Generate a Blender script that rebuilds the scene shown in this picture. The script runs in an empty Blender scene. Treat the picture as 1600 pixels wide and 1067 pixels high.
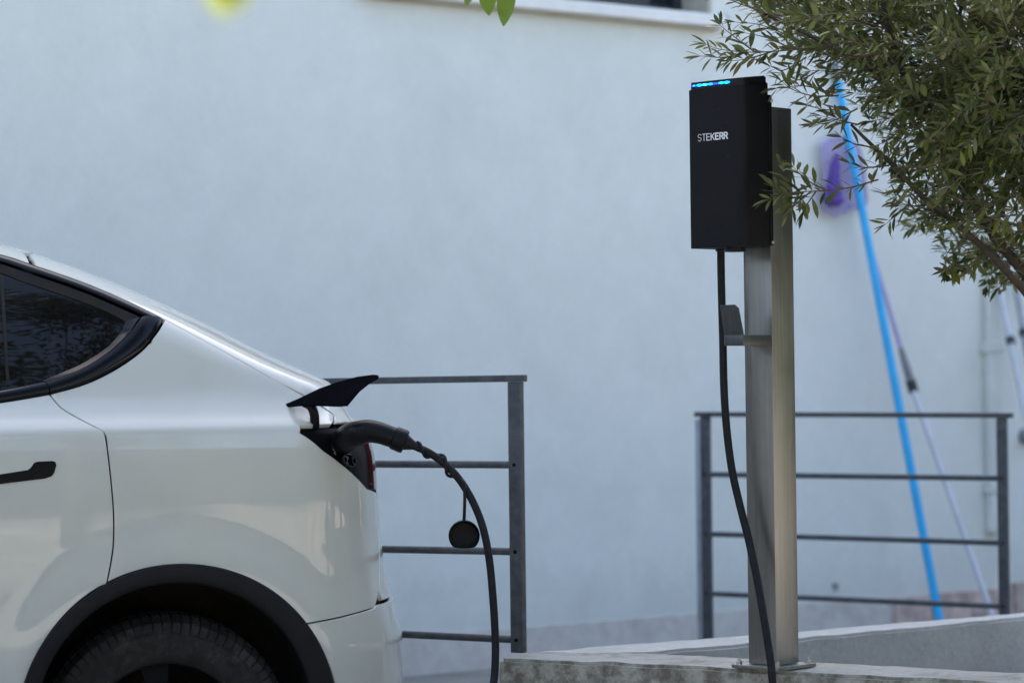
import bpy, bmesh, math, random
import numpy as np
from mathutils import Vector, Matrix, noise as mnoise
from mathutils.geometry import delaunay_2d_cdt
random.seed(7)
sc = bpy.context.scene
C = sc.collection

# ------------------------------------------------------------------ camera
F = 4400.0                      # focal length in photo pixels (1600 wide)
CAM = Vector((0, 0, 1.35))
pit = 67 / F; rol = -0.012
fw = Vector((0, math.cos(pit), math.sin(pit)))
u0 = Vector((0, -math.sin(pit), math.cos(pit))); r0 = Vector((1, 0, 0))
rt = r0 * math.cos(rol) + u0 * math.sin(rol)
up = -r0 * math.sin(rol) + u0 * math.cos(rol)
cam_d = bpy.data.cameras.new('camera'); cam = bpy.data.objects.new('camera', cam_d); C.objects.link(cam)
M = Matrix((rt, up, -fw)).transposed().to_4x4(); M.translation = CAM
cam.matrix_world = M
cam_d.sensor_width = 36; cam_d.lens = 36 * F / 1600; cam_d.clip_end = 3000; cam_d.clip_start = 0.05
cam_d.dof.use_dof = True; cam_d.dof.focus_distance = 7.95; cam_d.dof.aperture_fstop = 2.7; cam_d.dof.aperture_blades = 9
sc.camera = cam

# ------------------------------------------------------------------ light
SUN_EL = math.radians(42)
sun_dir = Vector((-0.36, 0.93, 0)).normalized() * math.cos(SUN_EL) + Vector((0, 0, math.sin(SUN_EL)))
w = bpy.data.worlds.new('World'); sc.world = w; w.use_nodes = True
nt = w.node_tree; nt.nodes.clear()
sky = nt.nodes.new('ShaderNodeTexSky'); sky.sky_type = 'NISHITA'; sky.sun_disc = False
sky.sun_elevation = SUN_EL; sky.sun_rotation = math.atan2(sun_dir.x, sun_dir.y)
sky.air_density = 1.0; sky.dust_density = 4.8; sky.ozone_density = 0.35
bg = nt.nodes.new('ShaderNodeBackground'); bg.inputs['Strength'].default_value = 0.10
wo = nt.nodes.new('ShaderNodeOutputWorld')
nt.links.new(sky.outputs[0], bg.inputs[0]); nt.links.new(bg.outputs[0], wo.inputs[0])
sd = bpy.data.lights.new('sun', 'SUN'); so = bpy.data.objects.new('sun', sd); C.objects.link(so)
sd.energy = 4.2; sd.angle = math.radians(0.5); sd.color = (1.0, 0.94, 0.86)
so.rotation_euler = (-sun_dir).to_track_quat('-Z', 'Y').to_euler()
so.location = (0, 0, 20)
vs = sc.view_settings
vs.view_transform = 'Standard'; vs.look = 'None'; vs.gamma = 1; vs.use_curve_mapping = False; vs.exposure = 2.92
sc.render.engine = 'CYCLES'

# ------------------------------------------------------------------ projection helpers
def ray(px, py):
    return fw + rt * ((px - 800) / F) + up * ((533.5 - py) / F)
def at(px, py, Y):
    d = ray(px, py); return CAM + d * (Y / d.y)
def onz(px, py, z):
    d = ray(px, py); return CAM + d * ((z - CAM.z) / d.z)
def onplane(px, py, p0, n):
    d = ray(px, py); return CAM + d * ((p0 - CAM).dot(n) / d.dot(n))
def project(p):
    q = p - CAM; z = q.dot(fw)
    return 800 + F * q.dot(rt) / z, 533.5 - F * q.dot(up) / z

# ------------------------------------------------------------------ material helpers
def ramp(nt, fac, stops):
    r = nt.nodes.new('ShaderNodeValToRGB')
    el = r.color_ramp.elements
    while len(el) > 1: el.remove(el[-1])
    el[0].position = stops[0][0]; el[0].color = tuple(stops[0][1]) + (1,)
    for p, c in stops[1:]:
        e = el.new(p); e.color = tuple(c) + (1,)
    nt.links.new(fac, r.inputs[0]); return r.outputs[0]
def mixc(nt, fac, a, b, mode='MIX'):
    m = nt.nodes.new('ShaderNodeMix'); m.data_type = 'RGBA'; m.blend_type = mode
    for v, i in ((fac, 0), (a, 6), (b, 7)):
        if isinstance(v, (int, float)): m.inputs[i].default_value = v
        elif isinstance(v, tuple): m.inputs[i].default_value = v + (1,)
        else: nt.links.new(v, m.inputs[i])
    return m.outputs[2]
def noise_n(nt, scale, detail=4, rough=.55, coords='Object', sx=(1, 1, 1), dist=0):
    tc = nt.nodes.new('ShaderNodeTexCoord'); mp = nt.nodes.new('ShaderNodeMapping')
    mp.inputs['Scale'].default_value = sx
    nt.links.new(tc.outputs[coords], mp.inputs[0])
    n = nt.nodes.new('ShaderNodeTexNoise'); n.inputs['Scale'].default_value = scale
    n.inputs['Detail'].default_value = detail; n.inputs['Roughness'].default_value = rough
    n.inputs['Distortion'].default_value = dist
    nt.links.new(mp.outputs[0], n.inputs['Vector']); return n.outputs[0]
def bump(nt, bs, h, strength, dist=.01):
    b = nt.nodes.new('ShaderNodeBump'); b.inputs['Strength'].default_value = strength; b.inputs['Distance'].default_value = dist
    nt.links.new(h, b.inputs['Height']); nt.links.new(b.outputs[0], bs.inputs['Normal'])
def mat(name, col, rough=.5, metal=0.0, var=.0, vscale=6, bmp=0, bscale=60, coat=0, spec=None, sx=(1, 1, 1), rvar=0):
    m = bpy.data.materials.new(name); m.use_nodes = True; nt = m.node_tree; bs = nt.nodes['Principled BSDF']
    bs.inputs['Roughness'].default_value = rough; bs.inputs['Metallic'].default_value = metal
    if coat: bs.inputs['Coat Weight'].default_value = coat; bs.inputs['Coat Roughness'].default_value = .03
    if spec is not None: bs.inputs['Specular IOR Level'].default_value = spec
    n = noise_n(nt, vscale, 5, .6, sx=sx)
    lo = tuple(max(0, c * (1 - var)) for c in col); hi = tuple(min(1, c * (1 + var)) for c in col)
    nt.links.new(ramp(nt, n, [(.3, lo), (.7, hi)]), bs.inputs['Base Color'])
    if rvar:
        n3 = noise_n(nt, vscale * 1.7, 5, .6, sx=sx)
        mr = nt.nodes.new('ShaderNodeMapRange'); mr.inputs[3].default_value = rough - rvar; mr.inputs[4].default_value = rough + rvar
        nt.links.new(n3, mr.inputs[0]); nt.links.new(mr.outputs[0], bs.inputs['Roughness'])
    if bmp: bump(nt, bs, noise_n(nt, bscale, 4, .6, sx=sx), bmp, .004)
    return m

def m_stucco():
    m = bpy.data.materials.new('white_stucco'); m.use_nodes = True; nt = m.node_tree; bs = nt.nodes['Principled BSDF']
    a = noise_n(nt, .9, 6, .62, dist=.7); b = noise_n(nt, 5, 6, .7, dist=.3); c = noise_n(nt, 22, 5, .7)
    c1 = ramp(nt, a, [(.32, (.64, .65, .61)), (.48, (.705, .71, .67)), (.66, (.765, .765, .725))])
    c2 = mixc(nt, .4, c1, ramp(nt, b, [(.32, (.61, .625, .58)), (.68, (.775, .78, .73))]))
    c3 = mixc(nt, .22, c2, ramp(nt, c, [(.3, (.66, .67, .62)), (.7, (.76, .77, .72))]))
    d = noise_n(nt, 8, 6, .75)
    c4 = mixc(nt, ramp(nt, d, [(.70, (0, 0, 0)), (.76, (.4, .4, .4))]), c3, (.44, .45, .42))
    # darker greyish tone towards the foot of the wall, broken up by noise
    tc = nt.nodes.new('ShaderNodeTexCoord'); sp = nt.nodes.new('ShaderNodeSeparateXYZ'); nt.links.new(tc.outputs['Object'], sp.inputs[0])
    ad = nt.nodes.new('ShaderNodeMath'); ad.operation = 'MULTIPLY_ADD'; ad.inputs[1].default_value = .5; nt.links.new(b, ad.inputs[0]); nt.links.new(sp.outputs[2], ad.inputs[2])
    c5 = mixc(nt, ramp(nt, ad.outputs[0], [(.35, (.45, .45, .45)), (.75, (0, 0, 0))]), c4, (.50, .49, .46))
    nt.links.new(c5, bs.inputs['Base Color']); bs.inputs['Roughness'].default_value = .85
    hh = nt.nodes.new('ShaderNodeMath'); hh.operation = 'MULTIPLY_ADD'; hh.inputs[1].default_value = .5
    nt.links.new(noise_n(nt, 9, 4, .6), hh.inputs[0]); nt.links.new(noise_n(nt, 75, 6, .7), hh.inputs[2])
    bump(nt, bs, hh.outputs[0], .35, .006); return m
def m_concrete():
    m = bpy.data.materials.new('stained_concrete'); m.use_nodes = True; nt = m.node_tree; bs = nt.nodes['Principled BSDF']
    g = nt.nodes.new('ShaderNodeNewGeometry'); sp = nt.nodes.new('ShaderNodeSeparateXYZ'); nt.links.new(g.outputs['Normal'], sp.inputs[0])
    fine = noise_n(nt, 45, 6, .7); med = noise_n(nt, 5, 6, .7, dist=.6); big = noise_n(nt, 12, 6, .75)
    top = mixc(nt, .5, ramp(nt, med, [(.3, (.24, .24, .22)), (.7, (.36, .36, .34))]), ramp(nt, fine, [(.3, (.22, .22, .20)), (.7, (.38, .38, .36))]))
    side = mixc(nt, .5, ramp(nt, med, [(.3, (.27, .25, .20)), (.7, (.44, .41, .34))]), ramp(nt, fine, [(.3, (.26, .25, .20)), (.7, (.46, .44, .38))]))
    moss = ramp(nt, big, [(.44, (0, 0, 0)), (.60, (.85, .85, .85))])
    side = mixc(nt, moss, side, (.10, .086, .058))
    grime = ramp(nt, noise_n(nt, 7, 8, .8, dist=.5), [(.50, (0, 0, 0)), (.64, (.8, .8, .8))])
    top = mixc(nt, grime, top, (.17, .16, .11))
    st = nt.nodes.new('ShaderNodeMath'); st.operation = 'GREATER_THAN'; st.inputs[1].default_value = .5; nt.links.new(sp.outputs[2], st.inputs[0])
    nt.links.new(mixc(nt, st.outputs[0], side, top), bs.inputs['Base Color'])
    bs.inputs['Roughness'].default_value = .9; bump(nt, bs, noise_n(nt, 70, 8, .75), .6, .008); return m
def m_concrete2():
    m = bpy.data.materials.new('pale_concrete'); m.use_nodes = True; nt = m.node_tree; bs = nt.nodes['Principled BSDF']
    a = noise_n(nt, 6, 6, .7, dist=.4); b = noise_n(nt, 50, 6, .7)
    c = mixc(nt, .5, ramp(nt, a, [(.3, (.31, .31, .29)), (.7, (.46, .46, .44))]), ramp(nt, b, [(.3, (.30, .30, .28)), (.7, (.48, .48, .46))]))
    nt.links.new(c, bs.inputs['Base Color']); bs.inputs['Roughness'].default_value = .9; bump(nt, bs, noise_n(nt, 60, 8, .75), .5, .008); return m
def m_plinth():
    m = bpy.data.materials.new('plinth_render'); m.use_nodes = True; nt = m.node_tree; bs = nt.nodes['Principled BSDF']
    a = noise_n(nt, 3.5, 6, .7, dist=1.0); b = noise_n(nt, 14, 5, .7)
    c = mixc(nt, .4, ramp(nt, a, [(.3, (.46, .38, .33)), (.5, (.60, .55, .49)), (.7, (.68, .64, .57))]), ramp(nt, b, [(.3, (.42, .38, .36)), (.7, (.66, .64, .62))]))
    nt.links.new(c, bs.inputs['Base Color']); bs.inputs['Roughness'].default_value = .85
    bump(nt, bs, noise_n(nt, 50, 5, .6), .3, .006); return m
def m_leaf(name, top, under, var=.35, trans=.25):
    m = bpy.data.materials.new(name); m.use_nodes = True; nt = m.node_tree; bs = nt.nodes['Principled BSDF']
    g = nt.nodes.new('ShaderNodeNewGeometry')
    oi = nt.nodes.new('ShaderNodeObjectInfo')
    ad = nt.nodes.new('ShaderNodeMath'); ad.operation = 'ADD'; nt.links.new(g.outputs['Random Per Island'], ad.inputs[0]); nt.links.new(oi.outputs['Random'], ad.inputs[1])
    fr = nt.nodes.new('ShaderNodeMath'); fr.operation = 'FRACT'; nt.links.new(ad.outputs[0], fr.inputs[0])
    t = ramp(nt, fr.outputs[0], [(0, tuple(c * (1 - var) for c in top)), (.55, tuple(c * .95 for c in top)), (.85, (top[0] * 1.9, top[1] * 1.75, top[2] * 1.2)), (.965, (top[0] * 2.0, top[1] * 1.8, top[2] * 1.2)), (.98, (top[0] * 2.6, top[1] * 1.7, top[2] * 1.2))])
    cc = mixc(nt, g.outputs['Backfacing'], t, under)
    nt.links.new(cc, bs.inputs['Base Color']); bs.inputs['Roughness'].default_value = .45; bs.inputs['Specular IOR Level'].default_value = .25
    tr = nt.nodes.new('ShaderNodeBsdfTranslucent'); nt.links.new(mixc(nt, .5, cc, (.16, .22, .03)), tr.inputs[0])
    mx = nt.nodes.new('ShaderNodeMixShader'); mx.inputs[0].default_value = trans
    nt.links.new(bs.outputs[0], mx.inputs[1]); nt.links.new(tr.outputs[0], mx.inputs[2])
    nt.links.new(mx.outputs[0], nt.nodes['Material Output'].inputs[0]); return m
def m_brushed(name, col, rough=.3):
    m = bpy.data.materials.new(name); m.use_nodes = True; nt = m.node_tree; bs = nt.nodes['Principled BSDF']
    bs.inputs['Metallic'].default_value = 1
    s = noise_n(nt, 90, 4, .6, sx=(1, 1, .03)); b = noise_n(nt, 6, 5, .65, sx=(1, 1, .4), dist=.5)
    c = mixc(nt, .45, ramp(nt, b, [(.3, tuple(x * .6 for x in col)), (.7, tuple(min(1, x * 1.2) for x in col))]), ramp(nt, s, [(.3, tuple(x * .7 for x in col)), (.7, tuple(min(1, x * 1.2) for x in col))]))
    nt.links.new(c, bs.inputs['Base Color'])
    mr = nt.nodes.new('ShaderNodeMapRange'); mr.inputs[3].default_value = rough - .08; mr.inputs[4].default_value = rough + .15
    nt.links.new(b, mr.inputs[0]); nt.links.new(mr.outputs[0], bs.inputs['Roughness'])
    bump(nt, bs, s, .12, .002); return m
def m_emit(name, col, st):
    m = bpy.data.materials.new(name); m.use_nodes = True; bs = m.node_tree.nodes['Principled BSDF']
    bs.inputs['Base Color'].default_value = (*col, 1); bs.inputs['Emission Color'].default_value = (*col, 1); bs.inputs['Emission Strength'].default_value = st
    return m
def m_paint():
    m = bpy.data.materials.new('white_car_paint'); m.use_nodes = True; nt = m.node_tree; bs = nt.nodes['Principled BSDF']
    a = noise_n(nt, 2.0, 6, .7, dist=.5); b = noise_n(nt, 60, 3, .6)
    c = ramp(nt, a, [(.3, (.43, .43, .38)), (.6, (.46, .46, .41))])
    dust = ramp(nt, b, [(.66, (0, 0, 0)), (.78, (.35, .35, .35))])
    c = mixc(nt, dust, c, (.40, .37, .32))
    nt.links.new(c, bs.inputs['Base Color']); bs.inputs['Roughness'].default_value = .45
    bs.inputs['Coat Weight'].default_value = 1; bs.inputs['Coat Roughness'].default_value = .035; bs.inputs['Coat IOR'].default_value = 1.48; bs.inputs['Specular IOR Level'].default_value = .3
    mr = nt.nodes.new('ShaderNodeMapRange'); mr.inputs[1].default_value = .45; mr.inputs[2].default_value = .75
    mr.inputs[3].default_value = .02; mr.inputs[4].default_value = .09
    nt.links.new(noise_n(nt, 4.5, 6, .7), mr.inputs[0]); nt.links.new(mr.outputs[0], bs.inputs['Coat Roughness'])
    return m

M_ = dict(
    stucco=m_stucco(), concrete=m_concrete(), concrete2=m_concrete2(), plinth=m_plinth(), paint=m_paint(),
    steel=m_brushed('brushed_steel', (.32, .315, .30), .34), bolt=mat('bolt_steel', (.45, .44, .42), .35, 1, .2, 40),
    black_plastic=mat('black_textured_plastic', (.005, .005, .0065), .33, 0, .25, 8, .25, 260, rvar=.06, spec=.14),
    charger=mat('charger_black_powder_coat', (.0055, .0057, .0075), .50, 0, .2, 5, .35, 420, rvar=.05, spec=.14),
    charger_gloss=mat('charger_black_cap', (.008, .008, .010), .30, 0, .1, 8, spec=.25),
    recess=mat('recess_black', (.003, .003, .0035), .5, 0, .2, 8, .2, 200, spec=.05),
    flap=mat('flap_black', (.0045, .0045, .006), .7, 0, .2, 8, spec=.0),
    dsteel=m_brushed('dull_steel', (.12, .125, .13), .4),
    rubber=mat('cable_rubber', (.010, .010, .011), .5, 0, .35, 30, .25, 200, spec=.15),
    tyre=mat('tyre_rubber', (.014, .0125, .011), .75, 0, .5, 25, .4, 120, spec=.2),
    clad=mat('arch_trim_plastic', (.008, .008, .0095), .6, 0, .2, 20, .4, 300, spec=.18),
    dark=mat('underbody_black', (.006, .0055, .005), .8, 0, .6, 9, .3, 60, spec=.05),
    liner=mat('liner_dirt_felt', (.010, .008, .006), .95, 0, .8, 14, .8, 90),
    rim=mat('rim_dark_grey', (.004, .004, .0045), .6, .0, .2, 10, spec=.1),
    trim=mat('gloss_black_trim', (.003, .0035, .006), .2, 0, .1, 8, spec=.22),
    seal=mat('brown_black_seal', (.012, .009, .007), .4, 0, .3, 20, spec=.25),
    rail=mat('grey_rail_paint', (.062, .066, .074), .5, 0, .35, 26, .35, 120, rvar=.1, spec=.3),
    rail_light=mat('galvanised_post', (.30, .32, .34), .5, .2, .2, 12),
    blue=mat('blue_pole_paint', (.015, .40, .80), .35, 0, .08, 9),
    purple=mat('purple_microfibre', (.11, .06, .30), .95, 0, .25, 30, .8, 150),
    purple_l=mat('lilac_plastic', (.40, .34, .62), .5, 0, .1, 8),
    white_pole=mat('white_pole', (.56, .57, .61), .4, 0, .1, 9),
    greyp=mat('grey_plastic', (.22, .23, .25), .5, 0, .2, 9),
    sill=mat('white_sill_stone', (.78, .76, .73), .6, 0, .08, 6, .2, 50),
    reveal=mat('window_reveal_beige', (.50, .46, .38), .8, 0, .15, 8, .2, 50),
    frame=mat('window_frame_dark', (.03, .035, .04), .4, 0, .1, 9),
    soil=mat('planter_soil', (.09, .06, .04), .95, 0, .5, 20, 1, 40),
    ground=mat('paving_ground', (.26, .24, .205), .9, 0, .55, .9, .4, 25),
    bark=mat('olive_bark', (.038, .030, .020), .9, 0, .4, 25, .9, 60),
    twig=mat('olive_twig', (.08, .065, .04), .8, 0, .3, 30),
    olive=m_leaf('olive_leaf', (.066, .082, .018), (.115, .128, .060), .5, .20),
    vine=m_leaf('vine_leaf', (.15, .24, .035), (.19, .28, .07), .2, .4),
    lime=m_leaf('lime_leaf', (.13, .145, .045), (.13, .145, .05), .1, .3),
    tree=m_leaf('shade_tree_leaf', (.035, .06, .015), (.06, .09, .03), .4, .1),
    glyph=mat('white_print', (.62, .63, .64), .5, 0, .05, 9),
    unseen_hedge=mat('hedge_core_leaves', (.025, .035, .012), .95, 0, .5, 5),
    roof=mat('roof_slab', (.4, .38, .36), .8, 0, .2, 4),
)
def m_glass(name, col, rough=.01):
    m = bpy.data.materials.new(name); m.use_nodes = True; bs = m.node_tree.nodes['Principled BSDF']
    bs.inputs['Base Color'].default_value = (*col, 1); bs.inputs['Roughness'].default_value = rough
    bs.inputs['Specular IOR Level'].default_value = .27; return m
nt = M_['rail'].node_tree; bs = nt.nodes['Principled BSDF']; src = bs.inputs['Base Color'].links[0].from_socket
nt.links.new(mixc(nt, ramp(nt, noise_n(nt, 38, 6, .8, dist=.6), [(.62, (0, 0, 0)), (.68, (.55, .55, .55))]), src, (.20, .20, .20)), bs.inputs['Base Color'])
for nm_, sc_, th_, col_ in (('tyre', 16, .56, (.040, .034, .026)), ('liner', 26, .60, (.050, .038, .026)), ('clad', 40, .68, (.030, .028, .026))):
    nt = M_[nm_].node_tree; bs = nt.nodes['Principled BSDF']; src = bs.inputs['Base Color'].links[0].from_socket
    nt.links.new(mixc(nt, ramp(nt, noise_n(nt, sc_, 7, .8, dist=.4), [(th_ - .06, (0, 0, 0)), (th_ + .06, (.7, .7, .7))]), src, col_), bs.inputs['Base Color'])
M_['glass'] = m_glass('privacy_glass', (.004, .004, .005)); M_['wglass'] = m_glass('window_glass', (.012, .016, .024), .04)
M_['red'] = m_glass('tail_lamp_red', (.045, .004, .008), .12); M_['clear'] = m_glass('tail_lamp_clear', (.35, .37, .42), .08)

# ------------------------------------------------------------------ object helpers
def tag(o, label=None, cat=None, group=None, kind=None):
    if label: o['label'] = label
    if cat: o['category'] = cat
    if group: o['group'] = group
    if kind: o['kind'] = kind
    return o
def empty(name, loc, label, cat, group=None):
    o = bpy.data.objects.new(name, None); C.objects.link(o); o.location = loc; o.empty_display_size = .1
    bpy.context.view_layer.update()
    return tag(o, label, cat, group)
def link(name, me, m, parent=None, smooth=False):
    o = bpy.data.objects.new(name, me); C.objects.link(o)
    if m is not None and not me.materials: me.materials.append(m)
    if smooth:
        for p in me.polygons: p.use_smooth = True
    if parent is not None:
        o.parent = parent; o.matrix_parent_inverse = world_of(parent).inverted()
    return o
def world_of(o):
    mw = o.matrix_basis.copy()
    if o.parent is not None: mw = world_of(o.parent) @ o.matrix_parent_inverse @ mw
    return mw
def obj(name, bm, m, parent=None, smooth=False, auto=None):
    me = bpy.data.meshes.new(name); bmesh.ops.recalc_face_normals(bm, faces=bm.faces[:]); bm.to_mesh(me); bm.free()
    o = link(name, me, m, parent, smooth)
    if auto is not None:
        for p in me.polygons: p.use_smooth = True
        me.set_sharp_from_angle(angle=math.radians(auto))
    return o
def box_pts(bm, c, ax, ay, az, sx, sy, sz, bev=0):
    """box centred at c with axes and full sizes"""
    vs = []
    for k in (-1, 1):
        for j in (-1, 1):
            for i in (-1, 1):
                vs.append(bm.verts.new(c + ax * (i * sx / 2) + ay * (j * sy / 2) + az * (k * sz / 2)))
    fs = [bm.faces.new([vs[i] for i in f]) for f in ((0, 1, 3, 2), (4, 6, 7, 5), (0, 4, 5, 1), (2, 3, 7, 6), (0, 2, 6, 4), (1, 5, 7, 3))]
    if bev:
        es = list({e for f in fs for e in f.edges})
        bmesh.ops.bevel(bm, geom=es, offset=bev, segments=2, affect='EDGES', profile=.6)
def prism(bm, base, ext, bev=0):
    """polygon base (list of Vector) extruded by ext"""
    a = [bm.verts.new(p) for p in base]; b = [bm.verts.new(p + ext) for p in base]
    fs = [bm.faces.new(a[::-1]), bm.faces.new(b)]
    n = len(a)
    for i in range(n): fs.append(bm.faces.new((a[i], a[(i + 1) % n], b[(i + 1) % n], b[i])))
    if bev: bmesh.ops.bevel(bm, geom=list({e for f in fs for e in f.edges}), offset=bev, segments=2, affect='EDGES', profile=.6)
def smooth_path(pts, n=8):
    """Catmull-Rom through pts (Vectors)"""
    out = []
    P = [pts[0] * 2 - pts[1]] + list(pts) + [pts[-1] * 2 - pts[-2]]
    for i in range(1, len(P) - 2):
        for k in range(n):
            t = k / n; a, b, c, d = P[i - 1], P[i], P[i + 1], P[i + 2]
            out.append(.5 * ((2 * b) + (c - a) * t + (2 * a - 5 * b + 4 * c - d) * t * t + (3 * b - a - 3 * c + d) * t ** 3))
    out.append(P[-2]); return out
def tube(bm, pts, rad, seg=10, cap=True):
    """rad float or list"""
    n = len(pts); R = rad if isinstance(rad, (list, tuple)) else [rad] * n
    t = (pts[1] - pts[0]).normalized(); a = t.orthogonal().normalized()
    rings = []
    for i in range(n):
        t = (pts[min(i + 1, n - 1)] - pts[max(i - 1, 0)]).normalized()
        a = (a - t * a.dot(t)).normalized(); b = t.cross(a)
        rings.append([bm.verts.new(pts[i] + (a * math.cos(2 * math.pi * k / seg) + b * math.sin(2 * math.pi * k / seg)) * R[i]) for k in range(seg)])
    for i in range(n - 1):
        for k in range(seg):
            bm.faces.new((rings[i][k], rings[i][(k + 1) % seg], rings[i + 1][(k + 1) % seg], rings[i + 1][k]))
    if cap: bm.faces.new(rings[0][::-1]); bm.faces.new(rings[-1])
def lerp_list(keys, vals, n):
    return [float(np.interp(i / (n - 1), keys, vals)) for i in range(n)]

# ================================================================== SETTING
bm = bmesh.new()
bmesh.ops.create_grid(bm, x_segments=40, y_segments=40, size=600)
tag(obj('ground', bm, M_['ground']), kind='structure')

# building wall: plane fitted so that sill and plinth lines converge to the right
def wd(px): return 13.5 / (1 - 1.85e-4 * (px - 800))
WA = at(0, 600, wd(0)); WB = at(1600, 600, wd(1600)); WA.z = WB.z = 0
wdir = (WB - WA).normalized(); wn = Vector((wdir.y, -wdir.x, 0))     # towards the camera side
def onwall(px, py, off=0.0): return onplane(px, py, WA + wn * off, wn)
def wallc(p): return (p - WA).dot(wdir), p.z
UZ = Vector((0, 0, 1))
def wp(s, z, off=0.0): return WA + wdir * s + UZ * z + wn * off

bld = empty('building', WA, 'white stucco building whose long bare wall fills the background', 'building')
# window opening coordinates (from the photograph)
sA, zS = wallc(onwall(840, 0)); s1, z1 = wallc(onwall(1070, 20)); s2, z2 = wallc(onwall(1113, 26)); 
sill_z = wallc(onwall(1100, 30))[1]; sill_s1 = wallc(onwall(1122, 36))[0]; sill_s0 = wallc(onwall(560, -10))[0]
win_s0 = sill_s0 + .15; win_s1 = s2; wz0 = sill_z + .02; wz1 = wz0 + 1.3
H = 7.2; SL, SR = -9.0, 17.3
bm = bmesh.new()
def wbox(bm, s0, s1_, z0, z1_, o0, o1, bev=0):
    c = wp((s0 + s1_) / 2, (z0 + z1_) / 2, (o0 + o1) / 2)
    box_pts(bm, c, wdir, wn, UZ, s1_ - s0, abs(o1 - o0), z1_ - z0, bev)
def wall_with_hole(bm, hs0, hs1, hz0, hz1, T):
    """single solid wall sheet with a window hole"""
    S = [SL, hs0, hs1, SR]; Z = [0, hz0, hz1, H]
    g = {}
    for i, s in enumerate(S):
        for j, z in enumerate(Z):
            for k, o in enumerate((0, -T)): g[i, j, k] = bm.verts.new(wp(s, z, o))
    for i in range(3):
        for j in range(3):
            if (i, j) == (1, 1): continue
            for k in (0, 1): bm.faces.new((g[i, j, k], g[i + 1, j, k], g[i + 1, j + 1, k], g[i, j + 1, k]))
    ring = [(1, 1), (2, 1), (2, 2), (1, 2)]
    for a in range(4):
        p, q = ring[a], ring[(a + 1) % 4]; bm.faces.new((g[p[0], p[1], 0], g[q[0], q[1], 0], g[q[0], q[1], 1], g[p[0], p[1], 1]))
    for a in range(3):
        bm.faces.new((g[a, 3, 0], g[a + 1, 3, 0], g[a + 1, 3, 1], g[a, 3, 1])); bm.faces.new((g[0, a, 0], g[0, a + 1, 0], g[0, a + 1, 1], g[0, a, 1])); bm.faces.new((g[3, a, 0], g[3, a + 1, 0], g[3, a + 1, 1], g[3, a, 1]))
wall_with_hole(bm, win_s0, win_s1, wz0, wz1, .30)
obj('wall', bm, M_['stucco'], bld)
bm = bmesh.new(); wbox(bm, SL, SR, 0.0, H - .01, -5.0, -4.8); wbox(bm, SL, SL + .2, 0, H - .01, -4.8, -.31); wbox(bm, SR - .2, SR, 0, H - .01, -4.8, -.31)
obj('rear_wall', bm, M_['stucco'], bld)
bm = bmesh.new(); wbox(bm, SL - .15, SR + .15, H + .003, H + .25, -5.2, .12, .02); obj('roof', bm, M_['roof'], bld)
bm = bmesh.new()
for (a, b, c_, d_) in ((win_s0, win_s1, wz0, wz1),):
    wbox(bm, a + .003, a + .02, c_ + .003, d_ - .003, -.22, -.004); obj('window_reveal', bm, M_['reveal'], bld)
    bm = bmesh.new(); wbox(bm, b - .02, b - .003, c_ + .003, d_ - .003, -.22, -.004); obj('window_reveal', bm, M_['reveal'], bld)
wf = None
bm = bmesh.new()
f0 = win_s0 + .021; f1 = win_s1 - .021
wbox(bm, f0, f1, wz0 + .004, wz0 + .06, -.27, -.20, .004); wbox(bm, f0, f1, wz1 - .06, wz1 - .004, -.27, -.20, .004)
for a in (f0, (f0 + f1) / 2 - .03, f1 - .05): wbox(bm, a, a + .05, wz0 + .062, wz1 - .062, -.268, -.202, .004)
wf = obj('window_frame', bm, M_['frame'], bld)
bm = bmesh.new(); wbox(bm, f0 + .05, f1 - .05, wz0 + .062, wz1 - .062, -.24, -.23); obj('pane', bm, M_['wglass'], wf)
bm = bmesh.new(); wbox(bm, sill_s0, sill_s1, sill_z - .045, sill_z + .018, .001, .07, .008); obj('window_sill', bm, M_['sill'], bld)
bm = bmesh.new(); wbox(bm, sill_s0 + .02, sill_s1 - .03, sill_z - .057, sill_z - .047, .001, .045); obj('sill_drip', bm, M_['reveal'], bld)
# plinth of the wall with a slightly proud top edge
pz0 = wallc(onwall(823, 977))[1]; pz1 = wallc(onwall(1172, 951))[1]; pz = (pz0 + pz1) / 2
bm = bmesh.new(); sp_ = wallc(onwall(1392, 940))[0]
wbox(bm, SL, sp_, 0, pz, .001, .012, .004); obj('plinth', bm, M_['plinth'], bld)
# stone slabs of the higher plinth at the right
M_['slab'] = mat('pinkish_stone_slab', (.50, .39, .34), .8, 0, .45, 7, .6, 30)
edges = [wallc(onwall(x, 930))[0] for x in (1392, 1450, 1512, 1578, 1650, 1740, 1850)]
tops = [wallc(onwall(x, y))[1] for x, y in ((1420, 931), (1480, 924), (1545, 919), (1600, 908), (1690, 900), (1800, 890))]
pl0 = None
for i in range(6):
    bm = bmesh.new(); wbox(bm, edges[i] + .006, edges[i + 1] - .006, 0.0, tops[i], .001, .035 + .006 * (i % 2), .008)
    o = obj('plinth_slab', bm, M_['slab'], bld)
bm = bmesh.new(); wbox(bm, sp_ + .002, edges[-1], 0, tops[0] - .04, .0005, .015); obj('mortar_bed', bm, M_['plinth'], bld)

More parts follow.
